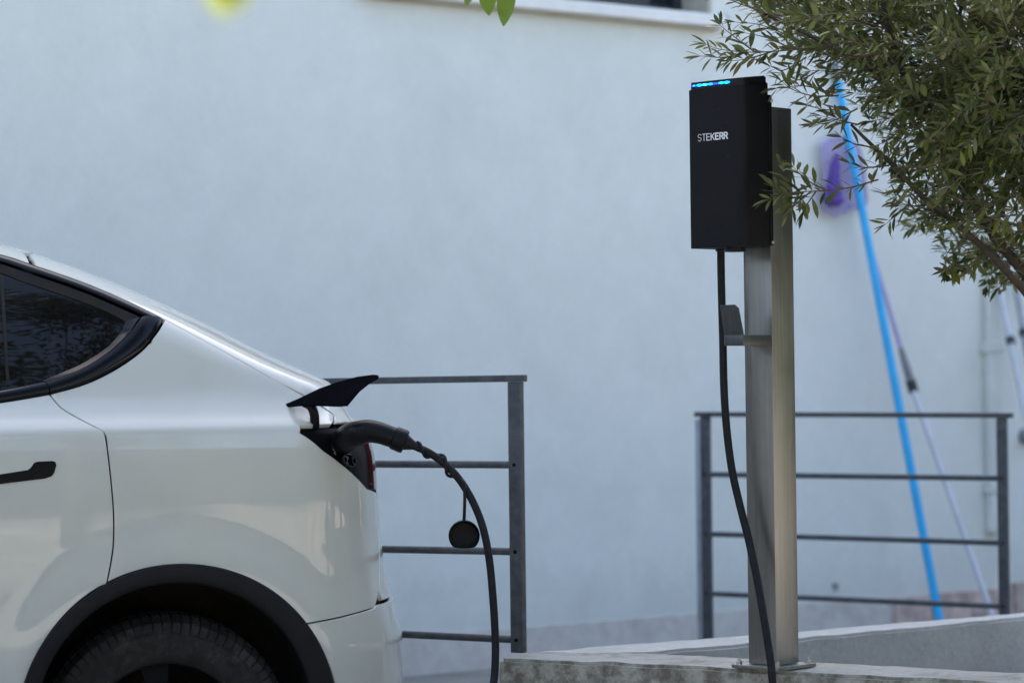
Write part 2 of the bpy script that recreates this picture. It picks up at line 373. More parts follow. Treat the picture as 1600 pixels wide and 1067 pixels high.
# downpipe beside the right end of the wall
def pole_wall(px0, py0, px1, py1, off0, off1):
    return onwall(px0, py0, off0), onwall(px1, py1, off1)
bm = bmesh.new(); sa = wallc(onwall(1537, 700))[0]; sb = wallc(onwall(1556, 700))[0]
wbox(bm, sa, sb, .5, 6.9, .004, .055, .012)
M_['duct'] = mat('pale_duct', (.66, .67, .63), .6, 0, .1, 4)
dct = obj('wall_duct', bm, M_['duct']); tag(dct, 'pale grey square downpipe running up the wall beside the olive tree', 'downpipe')
bm = bmesh.new(); zc = wallc(onwall(1550, 542))[1]
wbox(bm, sa - .012, sb + .012, zc - .03, zc + .03, .002, .062, .004); obj('pipe_clip', bm, M_['duct'], dct)
bm = bmesh.new(); zc = wallc(onwall(1550, 760))[1]
wbox(bm, sa - .012, sb + .012, zc - .03, zc + .03, .002, .062, .004); obj('pipe_clip', bm, M_['duct'], dct)

# round wall fitting cut by the right edge
bm = bmesh.new(); c = onwall(1599, 681); tube(bm, [c + wn * .002, c + wn * .03, c + wn * .06, c + wn * .065], [.045, .045, .035, .02], 24)
tag(obj('wall_fitting', bm, M_['greyp'], auto=35), 'round grey wall fitting at the right edge of the photo', 'wall fitting')
bm = bmesh.new(); c = onwall(1303, 913); tube(bm, [c, c + wn * .02, c + wn * .022 - UZ * .03], [.012, .010, .006], 10)
tag(obj('wall_hook', bm, M_['greyp'], auto=35), 'tiny dark hook low on the white wall right of the steel post', 'hook')
bm = bmesh.new(); c = onwall(1126, 29); tube(bm, [c, c + wn * .03, c + wn * .05], [.016, .018, .010], 10)
tag(obj('wall_anchor', bm, M_['greyp'], auto=35), 'small grey anchor in the wall beside the window sill end', 'anchor')

# ================================================================== CONCRETE PLANTER
ZT = .53
def pl(px, py): return onz(px, py, ZT)
fr = [(781, 1028), (1000, 1036.5), (1210, 1047), (1420, 1058), (1600, 1068), (1900, 1086)]
bk = [(1011, 1019), (1170, 1028), (1285, 1035), (1450, 1043), (1600, 1051), (1900, 1067.5)]
w2i = [(1011, 1018.8), (1130, 1007.5), (1253, 996), (1427, 979.5), (1600, 963.5), (1750, 950)]
w2o = [(812, 1019.5), (949, 1008.5), (1085, 998), (1253, 985), (1427, 970.5), (1600, 956), (1760, 942.5)]
pent = empty('concrete_planter', pl(1000, 1030) * Vector((1, 1, 0)).length if False else Vector((pl(1000, 1030).x, pl(1000, 1030).y, 0)),
             'stained concrete planter wall with mossy front that carries the steel post', 'planter')
def rough_block(name, outline, z0, z1_, m, parent, seed=0, cell=.03, amp=.0055, bev=.010):
    bm = bmesh.new()
    a = [bm.verts.new((p.x, p.y, z1_)) for p in outline]; f = bm.faces.new(a)
    r = bmesh.ops.extrude_face_region(bm, geom=[f]); vsn = [v for v in r['geom'] if isinstance(v, bmesh.types.BMVert)]
    for v in vsn: v.co.z = z0
    bmesh.ops.recalc_face_normals(bm, faces=bm.faces[:])
    bmesh.ops.bevel(bm, geom=[e for e in bm.edges if abs(e.verts[0].co.z - z1_) < 1e-6 and abs(e.verts[1].co.z - z1_) < 1e-6], offset=bev, segments=2, affect='EDGES')
    bmesh.ops.triangulate(bm, faces=[f for f in bm.faces if len(f.verts) > 4])
    xs = [v.co.x for v in bm.verts]; ys = [v.co.y for v in bm.verts]
    for ax, lo, hi in ((0, min(xs), max(xs)), (1, min(ys), max(ys)), (2, z1_ - .2, z1_ - .03)):
        x = lo + cell
        while x < hi:
            n = Vector((0, 0, 0)); n[ax] = 1; c = Vector((0, 0, 0)); c[ax] = x
            bmesh.ops.bisect_plane(bm, geom=bm.verts[:] + bm.edges[:] + bm.faces[:], plane_co=c, plane_no=n); x += cell
    for v in bm.verts:
        v.co += Vector((mnoise.noise(v.co * 14 + Vector((seed, 0, 0))), mnoise.noise(v.co * 14 + Vector((0, seed + 9, 0))), mnoise.noise(v.co * 11 + Vector((3, 0, seed))) * .8)) * amp
    return obj(name, bm, m, parent, auto=40)
P = lambda L: [pl(*q) for q in L]
rough_block('front_wall', P(fr) + P(bk)[::-1] + [pl(812, 1019.5 + .6), pl(797, 1020.5)], 0, ZT, M_['concrete'], pent, 1)
rough_block('back_wall', P(w2i)[::-1] + [pl(1009, 1019.2), pl(814, 1019.3)] + P(w2o)[1:], 0, ZT - .001, M_['concrete2'], pent, 5, cell=.05)
bm = bmesh.new()
so_ = [pl(1030, 1018.3)] + [pl(x, y) for x, y in bk[1:]] + [pl(1750, 950)] + [pl(x, y) for x, y in w2i[1:-1][::-1]]
f = bm.faces.new([bm.verts.new((p.x, p.y, .28)) for p in so_]); bmesh.ops.triangulate(bm, faces=[f])
obj('soil', bm, M_['soil'], pent)

# ================================================================== RAILINGS
def railing(name, P0, P1, ztops, barz, zbot, label, post_w=.042, over=.06, back=None, bar_ext=0.0):
    """P0,P1 plan points of the posts; ztops rail centre heights at each end"""
    root = empty(name, Vector((P1.x, P1.y, zbot[1])), label, 'railing', 'grey metal railings')
    d = Vector((P1.x - P0.x, P1.y - P0.y, 0)); L = d.length; d.normalize(); n = Vector((d.y, -d.x, 0))
    for P_, zt, zb in ((P0, ztops[0], zbot[0]), (P1, ztops[1], zbot[1])):
        b = bmesh.new(); box_pts(b, Vector((P_.x, P_.y, (zt - .011 + zb) / 2)), d, n, UZ, post_w, .03, zt - .011 - zb, .003)
        po = obj('post', b, M_['rail'], root, auto=40)
        for za, zc in barz:
            z = za if P_ is P0 else zc
            b = bmesh.new(); c = Vector((P_.x, P_.y, z)) + n * .0145; tube(b, [c, c + n * .003], .006, 10); obj('screw', b, M_['dark'], po)
    b = bmesh.new(); A = Vector((P0.x, P0.y, ztops[0])) - d * over; B = Vector((P1.x, P1.y, ztops[1])) + d * over
    ax = (B - A).normalized(); box_pts(b, (A + B) / 2, ax, n, ax.cross(n) * -1, (B - A).length, .045, .021, .003); obj('top_rail', b, M_['rail'], root, auto=40)
    for za, zc in barz:
        b = bmesh.new(); tube(b, [Vector((P0.x, P0.y, za)) + d * .015, Vector((P1.x, P1.y, zc)) - d * .015], .0115, 14); obj('bar', b, M_['rail'], root, auto=50)
    return root, d, n
# left railing, nearer one: runs behind the car
dR = 8.72; dL = 9.55
pR = at(808, 800, dR); aL = at(120, 800, dL)
aL = pR + (at(520, 800, 9.05) - pR).normalized() * 1.9
def z_at(px, py, p):          # height of the pixel row at plan point p
    d = ray(px, py); t = p.y / d.y; return CAM.z + d.z * t
e1 = at(600, 725, 8.95)
def lz(pyR): return z_at(808, pyR, pR)
def lzL(px, py):              # extrapolate the bar's line from pixel on the rail plane to the left post
    nn = Vector((-(aL - pR).y, (aL - pR).x, 0)).normalized(); return onplane(px, py, pR, nn)
bars = []
for xl, yl, yr in ((600, 725, 726), (610, 858, 861.5), (640, 991, 999)):
    q = lzL(xl, yl); zr = lz(yr); k = (aL - pR).length / (Vector((q.x, q.y, 0)) - Vector((pR.x, pR.y, 0))).length
    bars.append((zr + (q.z - zr) * k, zr))
q = lzL(600, 594.5); zr = lz(591); k = (aL - pR).length / (Vector((q.x - pR.x, q.y - pR.y, 0))).length
railing('metal_railing', aL, pR, (zr + (q.z - zr) * k, zr), bars, (.02, lz(1019)), 'nearer grey metal railing behind the open charging flap of the car', over=.03)
# right railing, farther one
rL = at(1104, 800, 12.4); rR = at(1567.5, 800, 11.8)
bars = [(z_at(1104, a, rL), z_at(1567, b, rR)) for a, b in ((741, 747), (834, 848), (927, 947))]
root, d_, n_ = railing('metal_railing', rL, rR, (z_at(1104, 647, rL), z_at(1567, 649, rR)), bars, (0.0, 0.0), 'farther grey metal railing behind the steel charger post', over=.045)
b = bmesh.new(); q = at(1094, 800, 12.62); zt = z_at(1094, 655, q)
box_pts(b, Vector((q.x, q.y, zt / 2)), d_, n_, UZ, .028, .028, zt, .003); o = obj('post', b, M_['rail_light'], root, auto=40); o['label'] = 'paler galvanised rear post'

# ================================================================== CAR
YAW = math.radians(12)
cx = Vector((math.cos(YAW), math.sin(YAW), 0)); cy = Vector((-math.sin(YAW), math.cos(YAW), 0))
CO = at(279, 1140, 7.86); CO.z = 0
def c2w(x, y, z): return CO + cx * x + cy * y + UZ * z
HW = .95
Zs = np.array([.18, .30, .45, .60, .72, .80, .90, 1.00, 1.08, 1.15, 1.20, 1.232, 1.25, 1.275, 1.30, 1.33, 1.36, 1.40, 1.44, 1.48, 1.53, 1.58, 1.63, 1.68, 1.72, 1.75, 1.78, 1.80, 1.82, 1.84])
sil = [(-330, 345), (-200, 350), (-90, 360), (0, 378), (37, 389), (100, 411), (191, 446), (271, 480), (345, 517), (400, 545), (455, 572), (500, 588), (517, 594), (526, 602), (533, 625), (545, 650), (570, 668), (583, 690), (588, 730), (590, 769), (593, 820), (596, 850), (600, 883), (614, 930), (626, 959), (629, 975), (629, 1067), (622, 1200), (600, 1290)]
SV = np.array([s[1] for s in sil], float); SU = np.array([s[0] for s in sil], float)
def Dz(z): return np.interp(z, *_D)
_Dz = np.array([.18, .30, .45, .65, .85, 1.0, 1.10, 1.18, 1.222, 1.236, 1.250, 1.275, 1.31, 1.35, 1.40, 1.47, 1.55, 1.63, 1.70, 1.76, 1.80, 1.84])
_Dy = np.array([.085, .05, .028, .012, .003, 0.0, .000, .004, .010, .016, .030, .060, .092, .115, .136, .168, .207, .250, .292, .345, .41, .54])
# smooth D by a fine kernel, the crease kept fairly tight
_zz = np.linspace(.1, 1.9, 3601); _yy = np.interp(_zz, _Dz, _Dy)
k1 = np.exp(-.5 * (np.arange(-150, 151) / 46.) ** 2); k1 /= k1.sum()
_ys = np.convolve(np.pad(_yy, 150, 'edge'), k1, 'valid')
k2 = np.exp(-.5 * (np.arange(-30, 31) / 9.) ** 2); k2 /= k2.sum()
_yt = np.convolve(np.pad(_yy, 30, 'edge'), k2, 'valid')
wgt = np.exp(-((_zz - 1.243) / .04) ** 4)
_D = (_zz, _ys * (1 - wgt) + _yt * wgt)
def Lz(z): return np.interp(z, [.2, .6, .95, 1.15, 1.3, 1.4, 1.6, 1.8], [.42, .42, .38, .34, .32, .31, .33, .38])
def NNf(z): return float(np.interp(z, [1.18, 1.36], [2.7, 3.7]))
xr_tab = np.interp(Zs, [.18, 1.0, 1.3, 1.84], [.6, .56, .4, -1.2])
def XF(z): return np.interp(z, [.18, .5, .85, 1.0, 1.12, 1.2, 1.5, 1.7, 1.8, 1.84], [-3.62, -3.75, -3.72, -3.55, -3.0, -2.75, -2.1, -1.75, -1.6, -1.5])
def XR(z): return np.interp(z, Zs, xr_tab)
def Tx(x): return .11 * max(0, (x + .35) / .95) ** 2
WX, WZ = .0, .36
def flare(x, z):
    best = 0
    for wx in (.006, -2.89):
        rho = math.hypot(x - wx, z - .40)
        if z < .3: rho = max(rho, abs(x - wx))
        t = min(1, max(0, (.60 - rho) / .15)); best = max(best, t * t * (3 - 2 * t))
    return -.013 * best
def S(s, z):
    """point of the body in car coordinates; s<0 metres ahead of the rear corner, 0..1 round the corner to the centre, 1..2 mirrored"""
    if s > 1:
        x, y, zz_ = S(2 - s, z); return x, 2 * HW - y, z
    L = float(Lz(z)); xr = float(XR(z)); xc = xr - L
    if s <= 0: x = xc + s; cc = 1.0
    else:
        ph = s * math.pi / 2; a, b_ = math.cos(ph), math.sin(ph); nn_ = NNf(z); r = (abs(a) ** nn_ + abs(b_) ** nn_) ** (-1 / nn_)
        x = xc + L * r * b_; cc = r * a
    D = float(Dz(z)) + Tx(x) + flare(x, z)
    return x, HW - (HW - D) * cc, z
def ysurf(x, z):
    L = float(Lz(z)); xr = float(XR(z)); t = (x - xr + L) / L
    nn_ = NNf(z); cc = 1.0 if t <= 0 else max(0, 1 - t ** nn_) ** (1 / nn_)
    return HW - (HW - (float(Dz(z)) + Tx(x) + flare(x, z))) * cc
def Sw(s, z): return c2w(*S(s, z))
for it in range(14):            # fit the rear profile so that the outline falls where the photograph shows it
    new = xr_tab.copy()
    for i, z in enumerate(Zs):
        ex = -1e9
        for k in range(0, 33):
            u, v = project(Sw(k / 16 * .97, float(z)))
            ex = max(ex, u - float(np.interp(v, SV, SU)))
        new[i] = xr_tab[i] - .8 * ex / 545
    xr_tab = new
_fx = np.linspace(.15, 1.84, 1691); _fy = np.interp(_fx, Zs, xr_tab); _k = np.exp(-.5 * (np.arange(-45, 46) / 14.) ** 2); _k /= _k.sum()
_ext = np.concatenate([np.full(45, _fy[0]), _fy, _fy[-1] + (_fy[-1] - _fy[-2]) * np.arange(1, 46)])
_fs = np.convolve(_ext, _k, 'valid')
def XR(z): return np.interp(z, _fx, _fs)
def Nrm(s, z, e=1e-3):
    a = Vector(Sw(s + e, z)) - Vector(Sw(s - e, z)); b_ = Vector(Sw(s, z + e)) - Vector(Sw(s, z - e))
    n = a.cross(b_); return n.normalized() if n.length > 1e-12 else Vector((0, -1, 0))
def px2s(px, py):
    """pixel -> (s,z) on the body"""
    z = 1.35 - (py - 600) / 556; s = (px - 279) / 556 - (float(XR(z)) - float(Lz(z)))
    s = max(-3, min(.5, s if s < 0 else s * 1.2))
    for _ in range(30):
        z = max(.19, min(1.83, z)); u, v = project(Sw(s, z)); e = 1e-3
        u1, v1 = project(Sw(s + e, z)); u2, v2 = project(Sw(s, z + e))
        J = np.array([[u1 - u, u2 - u], [v1 - v, v2 - v]]) / e; r = np.array([px - u, py - v])
        try: dlt = np.linalg.solve(J + np.eye(2) * 1e-6, r)
        except Exception: break
        dlt = np.clip(dlt, -.08, .08); s += dlt[0]; z += dlt[1]
        s = max(-3.5, min(.93, s))
        if abs(r).max() < .02: break
    return s, z
def curve_px(pts, n=6, closed=False):
    """densified pixel polyline mapped on the body"""
    v = [Vector((p[0], p[1], 0)) for p in pts]
    if n > 1 and len(v) > 2: v = smooth_path(v, n)
    return [px2s(p.x, p.y) for p in v]
def arc_px(c, r, a0, a1, n=40):
    return [px2s(c[0] + r * math.cos(a0 + (a1 - a0) * i / n), c[1] - r * math.sin(a0 + (a1 - a0) * i / n)) for i in range(n + 1)]
def densify(poly, step=.012):
    out = []
    for i, a in enumerate(poly):
        b_ = poly[(i + 1) % len(poly)]; L = math.hypot(b_[0] - a[0], b_[1] - a[1]); n = max(1, int(L / step))
        if L < 1e-5: continue
        for k in range(n): out.append((a[0] + (b_[0] - a[0]) * k / n, a[1] + (b_[1] - a[1]) * k / n))
    return out
def inset2(poly, g):
    n = len(poly); A = sum(poly[i][0] * poly[(i + 1) % n][1] - poly[(i + 1) % n][0] * poly[i][1] for i in range(n))
    sg = 1 if A > 0 else -1; out = []
    for i in range(n):
        p, q, r = poly[i - 1], poly[i], poly[(i + 1) % n]
        d1 = Vector((q[0] - p[0], q[1] - p[1])); d2 = Vector((r[0] - q[0], r[1] - q[1]))
        if d1.length < 1e-9 or d2.length < 1e-9: out.append(q); continue
        n1 = Vector((-d1.y, d1.x)).normalized(); n2 = Vector((-d2.y, d2.x)).normalized(); m_ = (n1 + n2)
        if m_.length < .3: out.append(q); continue
        m_.normalize(); k = g / max(.5, m_.dot(n1)); out.append((q[0] + sg * m_.x * k, q[1] + sg * m_.y * k))
    return out
def panel(name, poly, m, parent, cell=.018, gap=.0042, off=0.0, mirror=False, hem=True, hemr=.002, depth=.014, push=None):
    poly = densify(poly)
    if gap: poly = inset2(poly, gap)
    bm = bmesh.new()
    V2 = [Vector(p) for p in poly]; n0 = len(V2); xs = [p[0] for p in poly]; zs = [p[1] for p in poly]
    PA_ = np.array(poly); PB_ = np.roll(PA_, -1, 0)
    gx = np.arange(min(xs) + cell * .5, max(xs), cell); gz = np.arange(min(zs) + cell * .5, max(zs), cell * .87)
    for r_, z in enumerate(gz):
        for x in gx + (cell * .5 if r_ % 2 else 0):
            cond = (PA_[:, 1] > z) != (PB_[:, 1] > z)
            xi = (PB_[cond, 0] - PA_[cond, 0]) * (z - PA_[cond, 1]) / (PB_[cond, 1] - PA_[cond, 1]) + PA_[cond, 0]
            if (x < xi).sum() % 2 == 0: continue
            d2 = ((PA_[:, 0] - x) ** 2 + (PA_[:, 1] - z) ** 2).min()
            if d2 < (.009 if cell > .012 else .004) ** 2: continue
            V2.append(Vector((float(x), float(z))))
    vo, _, fo2, _, _, _ = delaunay_2d_cdt(V2, [(i, (i + 1) % n0) for i in range(n0)], [], 1, 1e-6)
    bv = [bm.verts.new((p.x, 0, p.y)) for p in vo]
    for f in fo2: bm.faces.new([bv[i] for i in f])
    for v in [v for v in bm.verts if not v.link_faces]: bm.verts.remove(v)
    nor = {}
    pos = {}
    for v in bm.verts:
        s, z = v.co.x, v.co.z; N = Nrm(s, z); nor[v] = N; pos[v] = Sw(s, z) + N * (off + (push(s, z) if push else 0))
    for v in bm.verts: v.co = pos[v]
    for f in bm.faces:
        f.normal_update()
        if f.normal.dot(nor[f.verts[0]]) < 0: f.normal_flip()
    if hem:
        be = [e for e in bm.edges if e.is_boundary]; outd = {}
        for e in be:
            f = e.link_faces[0]; mid = (e.verts[0].co + e.verts[1].co) / 2; ed = (e.verts[1].co - e.verts[0].co).normalized()
            for v in e.verts:
                o = ed.cross(nor[v]).normalized()
                if o.dot(mid - f.calc_center_median()) < 0: o = -o
                outd[v] = outd.get(v, Vector((0, 0, 0))) + o
        r1, r2 = {}, {}
        for v, o in list(outd.items()):
            o = o.normalized() if o.length > 1e-6 else o; N = nor[v]
            a = bm.verts.new(v.co + o * hemr - N * hemr * .8); b_ = bm.verts.new(v.co + o * hemr * 1.25 - N * depth)
            nor[a] = (N + o * 1.2).normalized(); nor[b_] = o; r1[v] = a; r2[v] = b_
        for e in be:
            p, q = e.verts
            f = e.link_faces[0]
            for lp in f.loops:
                if lp.edge is e: p, q = lp.vert, lp.link_loop_next.vert
            bm.faces.new((q, p, r1[p], r1[q])); bm.faces.new((r1[q], r1[p], r2[p], r2[q]))
    bm.verts.index_update()
    vl = list(bm.verts); nl = [nor[v] for v in vl]
    if mirror:
        n0 = len(vl); mp = {}
        for v in vl:
            q = v.co - CO; y = q.dot(cy); nv = bm.verts.new(v.co + cy * (2 * (HW - y))); mp[v] = nv
            N = nor[v]; nl.append(N - cy * (2 * N.dot(cy)))
        for f in list(bm.faces): bm.faces.new([mp[v] for v in f.verts][::-1])
    me = bpy.data.meshes.new(name); bm.to_mesh(me); bm.free()
    for p in me.polygons: p.use_smooth = True
    me.normals_split_custom_set_from_vertices([tuple(n) for n in nl])
    return link(name, me, m, parent)

car = empty('parked_car', CO, 'white electric hatchback seen from its rear quarter, plugged in with its charging flap open', 'car')
# key curves in photograph pixels
hatch = [(51, 413), (127, 439), (191, 466), (255, 498), (330, 538), (400, 577), (430, 594), (480, 621), (520, 646), (537, 657)]
trim_lo = [(-700, 660), (-300, 652), (-100, 640), (0, 628), (76, 615.5), (127, 600.5), (175, 577), (217, 548), (242, 519), (255, 498)]
trim_hi = [(255, 498), (191, 466.8), (127, 439.7), (51, 413.5), (0, 396.7), (-100, 375), (-250, 362), (-420, 380), (-600, 450), (-760, 560)]
door_ln = [(76.5, 615), (96, 637), (127, 655.5), (155, 670), (164, 678), (168, 702), (173, 745), (177, 790), (178, 825), (176, 862), (167, 913)]
AC = (283, 1131); AR = 249
aq = math.atan2(AC[1] - 913, 167 - AC[0]); ab = math.atan2(AC[1] - 974, 481 - AC[0])
q_right = [(590, 771), (592, 820), (592.5, 870), (591.5, 925), (588, 944), (579, 951), (532, 964), (481, 974)]
bay = [(545, 662), (520, 663.5), (471, 666), (470, 677), (505, 703.5), (540, 729), (574, 763), (582, 768), (590, 770)]
hatch_c = curve_px(hatch[3:], 5)
def lin(pts): return [px2s(*p) for p in pts]
# quarter panel
poly = curve_px(hatch[3:9], 5) + [px2s(523, 651), px2s(522, 660)] + lin(bay[1:7]) + [(.585, 1.036), (.62, 1.030), (.62, .95)] + curve_px(q_right[2:4], 1) + curve_px(q_right[3:], 4) + arc_px(AC, AR, ab, aq, 50) + curve_px(door_ln[::-1], 5)[1:] + curve_px(trim_lo[4:], 5)[1:-1]
qp = panel('quarter_panel', poly, M_['paint'], car, .016)
# rear door
dl = curve_px(door_ln, 5)
lowz = .30
arcd = arc_px(AC, AR, aq, math.pi * 1.02, 30)
xf_ = dl[0][0]
def s_of_x(x, z): return x - (float(XR(z)) - float(Lz(z)))
poly = dl + arcd[1:] + [(s_of_x(-.455, .31), .31), (s_of_x(-1.35, .31), .31), (s_of_x(-1.42, .8), .8), (s_of_x(-1.36, 1.2), 1.2), px2s(-560, 652)] + curve_px(trim_lo[1:5], 5)[:-1]
hole = None
dr = panel('rear_door', poly, M_['paint'], car, .020)
# bumper: quarter/bumper line, then round the rear
bl = curve_px(q_right[4:][::-1], 4)
ztop_b = bl[-1][1]
poly = bl + [(min(1.0, bl[-1][0] + .1 * k), ztop_b) for k in range(1, 10) if bl[-1][0] + .1 * k < .96] + [(1.0, ztop_b), (1.0, .28), (.0, .26), (s_of_x(.45, .26), .26)] + arc_px(AC, AR, .0 - .25, ab, 30)
bp = panel('rear_bumper', poly, M_['paint'], car, .022, mirror=True)
# tailgate: everything behind hatch line up to the roof cut
h_all = curve_px(hatch, 5)
sq = px2s(590, 790)[0]
r1_, r2_ = px2s(591, 925), px2s(592.5, 870)
rc = px2s(41, 396); h0 = h_all[0]
poly = [(r1_[0] + .014, ztop_b + .006), (r1_[0] + .010, r1_[1]), (r2_[0] + .010, r2_[1]), (.632, .95), (.632, 1.034), (.72, 1.040), (.72, 1.226), (.60, 1.238), (px2s(545, 662)[0], 1.245), px2s(524, 662), px2s(522.5, 650)] + curve_px(hatch[:9], 5)[::-1] + [rc] + [(rc[0] + (1 - rc[0]) * k / 6, rc[1] + .004 * k) for k in range(1, 7)] + [(1.0, ztop_b + .006)]
print('rc', h0, rc)
tg = panel('tailgate', poly, M_['paint'], car, .03, mirror=True)
# roof and the front half (outside the frame)
th = curve_px(trim_hi[3:], 4)
zr_ = rc[1] + .024
poly = [h_all[0], rc] + [(rc[0] + (1 - rc[0]) * k / 6, rc[1] + .004 * k) for k in range(1, 7)] + [(1.0, 1.835), (s_of_x(-1.5, 1.835), 1.835), (s_of_x(-1.7, 1.75), 1.75)] + th[::-1][2:]
rf = panel('roof', poly, M_['paint'], car, .04, mirror=True)
def front_grid(name, zlist, x_back, m, parent, x_lo=None, n=22):
    bm = bmesh.new(); rows = []
    for z in zlist:
        row = []; xf = float(XF(z)); L = .55; xb = x_back(z)
        side = [xb + (xf + L - xb) * i / 10 for i in range(11)]
        pts = [(x, float(Dz(z)) + flare(x, z)) for x in side]
        for k in range(1, n + 1):
            ph = k / n * math.pi / 2; a, b_ = math.cos(ph), math.sin(ph); r = (abs(a) ** 2.6 + abs(b_) ** 2.6) ** (-1 / 2.6)
            pts.append((xf + L - L * r * b_, HW - (HW - float(Dz(z))) * r * a))
        full = pts + [(x, 2 * HW - y) for x, y in pts[::-1][1:]]
        rows.append([bm.verts.new(c2w(x, y, z)) for x, y in full])
    for i in range(len(rows) - 1):
        for j in range(len(rows[0]) - 1): bm.faces.new((rows[i][j], rows[i][j + 1], rows[i + 1][j + 1], rows[i + 1][j]))
    for f in list(bm.faces):
        c = f.calc_center_median() - CO; x, z = c.dot(cx), c.z
        if math.hypot(x + 2.89, z - .4) < .44: bm.faces.remove(f)
    return obj(name, bm, m, parent, smooth=True)
front_grid('front_bumper_and_bonnet', list(np.linspace(.22, 1.30, 28)), lambda z: -1.44, M_['paint'], car)
front_grid('windscreen', list(np.linspace(1.305, 1.835, 14)), lambda z: max(float(XF(z)) + .62, -1.75), M_['glass'], car)
# dark inner shell
bm = bmesh.new(); rows = []
for z in np.linspace(.2, 1.80, 50):
    z = float(z); row = []
    for s in list(np.linspace(-1.75, 0, 40)) + list(np.linspace(.06, 1, 14)):
        x, y, _ = S(float(s), z); k = max(0.0, (x - .1)) * .06; row.append((x - .035 - k, y + .05, z))
    row = row + [(x, 2 * HW - y, z_) for x, y, z_ in row[::-1][1:]]
    rows.append([bm.verts.new(c2w(*p)) for p in row])
for i in range(len(rows) - 1):
    for j in range(len(rows[0]) - 1):
        bm.faces.new((rows[i][j], rows[i][j + 1], rows[i + 1][j + 1], rows[i + 1][j]))
for f in list(bm.faces):
    c = f.calc_center_median() - CO
    if math.hypot(c.dot(cx) - .006, c.z - .40) < .42: bm.faces.remove(f)
obj('body_shell', bm, M_['dark'], car, smooth=True)
# window trim, seal, glass
tlo = curve_px(trim_lo, 5); thi = curve_px(trim_hi, 5)
glass_hi = [(197, 499), (160, 480), (100, 458), (32, 435), (0, 422), (-100, 398), (-250, 388), (-400, 405), (-560, 470), (-690, 560)]
glass_lo = [(-700, 640), (-300, 630), (-100, 620), (0, 607), (64, 594), (127.5, 567), (172, 538), (191, 514), (197, 499)]
ghi = curve_px(glass_hi, 5); glo = curve_px(glass_lo, 5)
def band(name, A, B, m, parent, offA, offB, mid=None):
    """surface strip between two curves given in (s,z) with the same count"""
    bm = bmesh.new(); R = []
    K = 6
    for a, b_ in zip(A, B):
        row = []
        for k in range(K + 1):
            t = k / K; s = a[0] + (b_[0] - a[0]) * t; z = a[1] + (b_[1] - a[1]) * t; o = offA + (offB - offA) * t
            if mid: o += mid * math.sin(math.pi * t) ** .6
            if k == 0: o = min(o, .0) - .006
            row.append(bm.verts.new(Sw(s, z) + Nrm(s, z) * o))
        R.append(row)
    for i in range(len(R) - 1):
        for k in range(K): bm.faces.new((R[i][k], R[i + 1][k], R[i + 1][k + 1], R[i][k + 1]))
    return obj(name, bm, m, parent, auto=50)
def resample(c, n):
    L = [0]
    for i in range(1, len(c)): L.append(L[-1] + math.hypot(c[i][0] - c[i - 1][0], c[i][1] - c[i - 1][1]))
    L = np.array(L) / L[-1]; t = np.linspace(0, 1, n); return list(zip(np.interp(t, L, [p[0] for p in c]), np.interp(t, L, [p[1] for p in c])))
# lower trim split at the door gap
tl_door = curve_px(trim_lo[:5], 6); tl_q = curve_px(trim_lo[4:], 6)
inner_lo = [(-700, 645), (-300, 636), (-100, 626), (0, 612), (70, 598)]
inner_q = [(72, 598), (127, 578), (168, 553), (200, 524), (222, 496)]
wt = band('window_trim', resample(tl_door, 60), resample(curve_px(inner_lo, 6), 60), M_['trim'], car, .0, .004, .006)
wt2 = band('window_trim', resample([(p[0] + .003, p[1]) for p in tl_q], 60), resample(curve_px(inner_q, 6), 60), M_['trim'], car, .0, .004, .006)
wt3 = band('window_trim', resample(thi, 90), resample(curve_px([(233, 498), (188, 478), (127, 452), (51, 426), (0, 409), (-100, 387), (-250, 374), (-410, 392), (-580, 460), (-730, 560)], 5), 90), M_['trim'], car, .0, .003, .005)
band('window_seal', resample(curve_px([(228, 497), (186, 478.5), (127, 453), (51, 427), (0, 410), (-100, 388), (-250, 375), (-410, 393), (-580, 461), (-725, 560)], 5), 90), resample(ghi, 90), M_['seal'], wt3, .002, -.012)
band('window_seal', resample(curve_px(inner_q, 6), 60), resample(curve_px([(66, 592), (127.5, 566), (170, 538), (190, 514), (197, 497)], 6), 60), M_['trim'], wt2, .003, -.012)
band('window_seal', resample(curve_px(inner_lo, 6), 60), resample(curve_px([(-700, 640), (-300, 630), (-100, 620), (0, 607), (66, 593)], 6), 60), M_['trim'], wt, .003, -.012)
poly = curve_px([(-690, 560), (-700, 640)], 1) + curve_px(glass_lo, 5)[1:] + ghi[1:-1]
gl = panel('window_glass', [(s, z) for s, z in poly], M_['glass'], car, .05, gap=-.02, off=-.014, hem=False)
band('window_divider', resample(curve_px([(-1, 424), (2, 480), (6, 540), (9, 600)], 5), 30), resample(curve_px([(5, 426), (8, 480), (12, 540), (15, 599)], 5), 30), M_['seal'], gl, -.010, -.010)
# door handle
hp = lin([(-160, 762), (-60, 750), (0, 742), (44, 735), (49, 731), (54, 723.5), (60, 722), (82, 721), (86, 722.5), (87, 727), (84, 738), (80, 743), (70, 746.5), (0, 755), (-60, 763), (-150, 772)])
panel('door_handle', hp, M_['trim'], dr, .03, gap=0, off=.003, hemr=.002, depth=.006)
panel('handle_recess', inset2(densify(hp), -.004), mat('handle_recess_paint', (.42, .42, .41), .3, 0, .05, 5, coat=1), dr, .03, gap=0, off=.0012, hemr=.001, depth=.004)
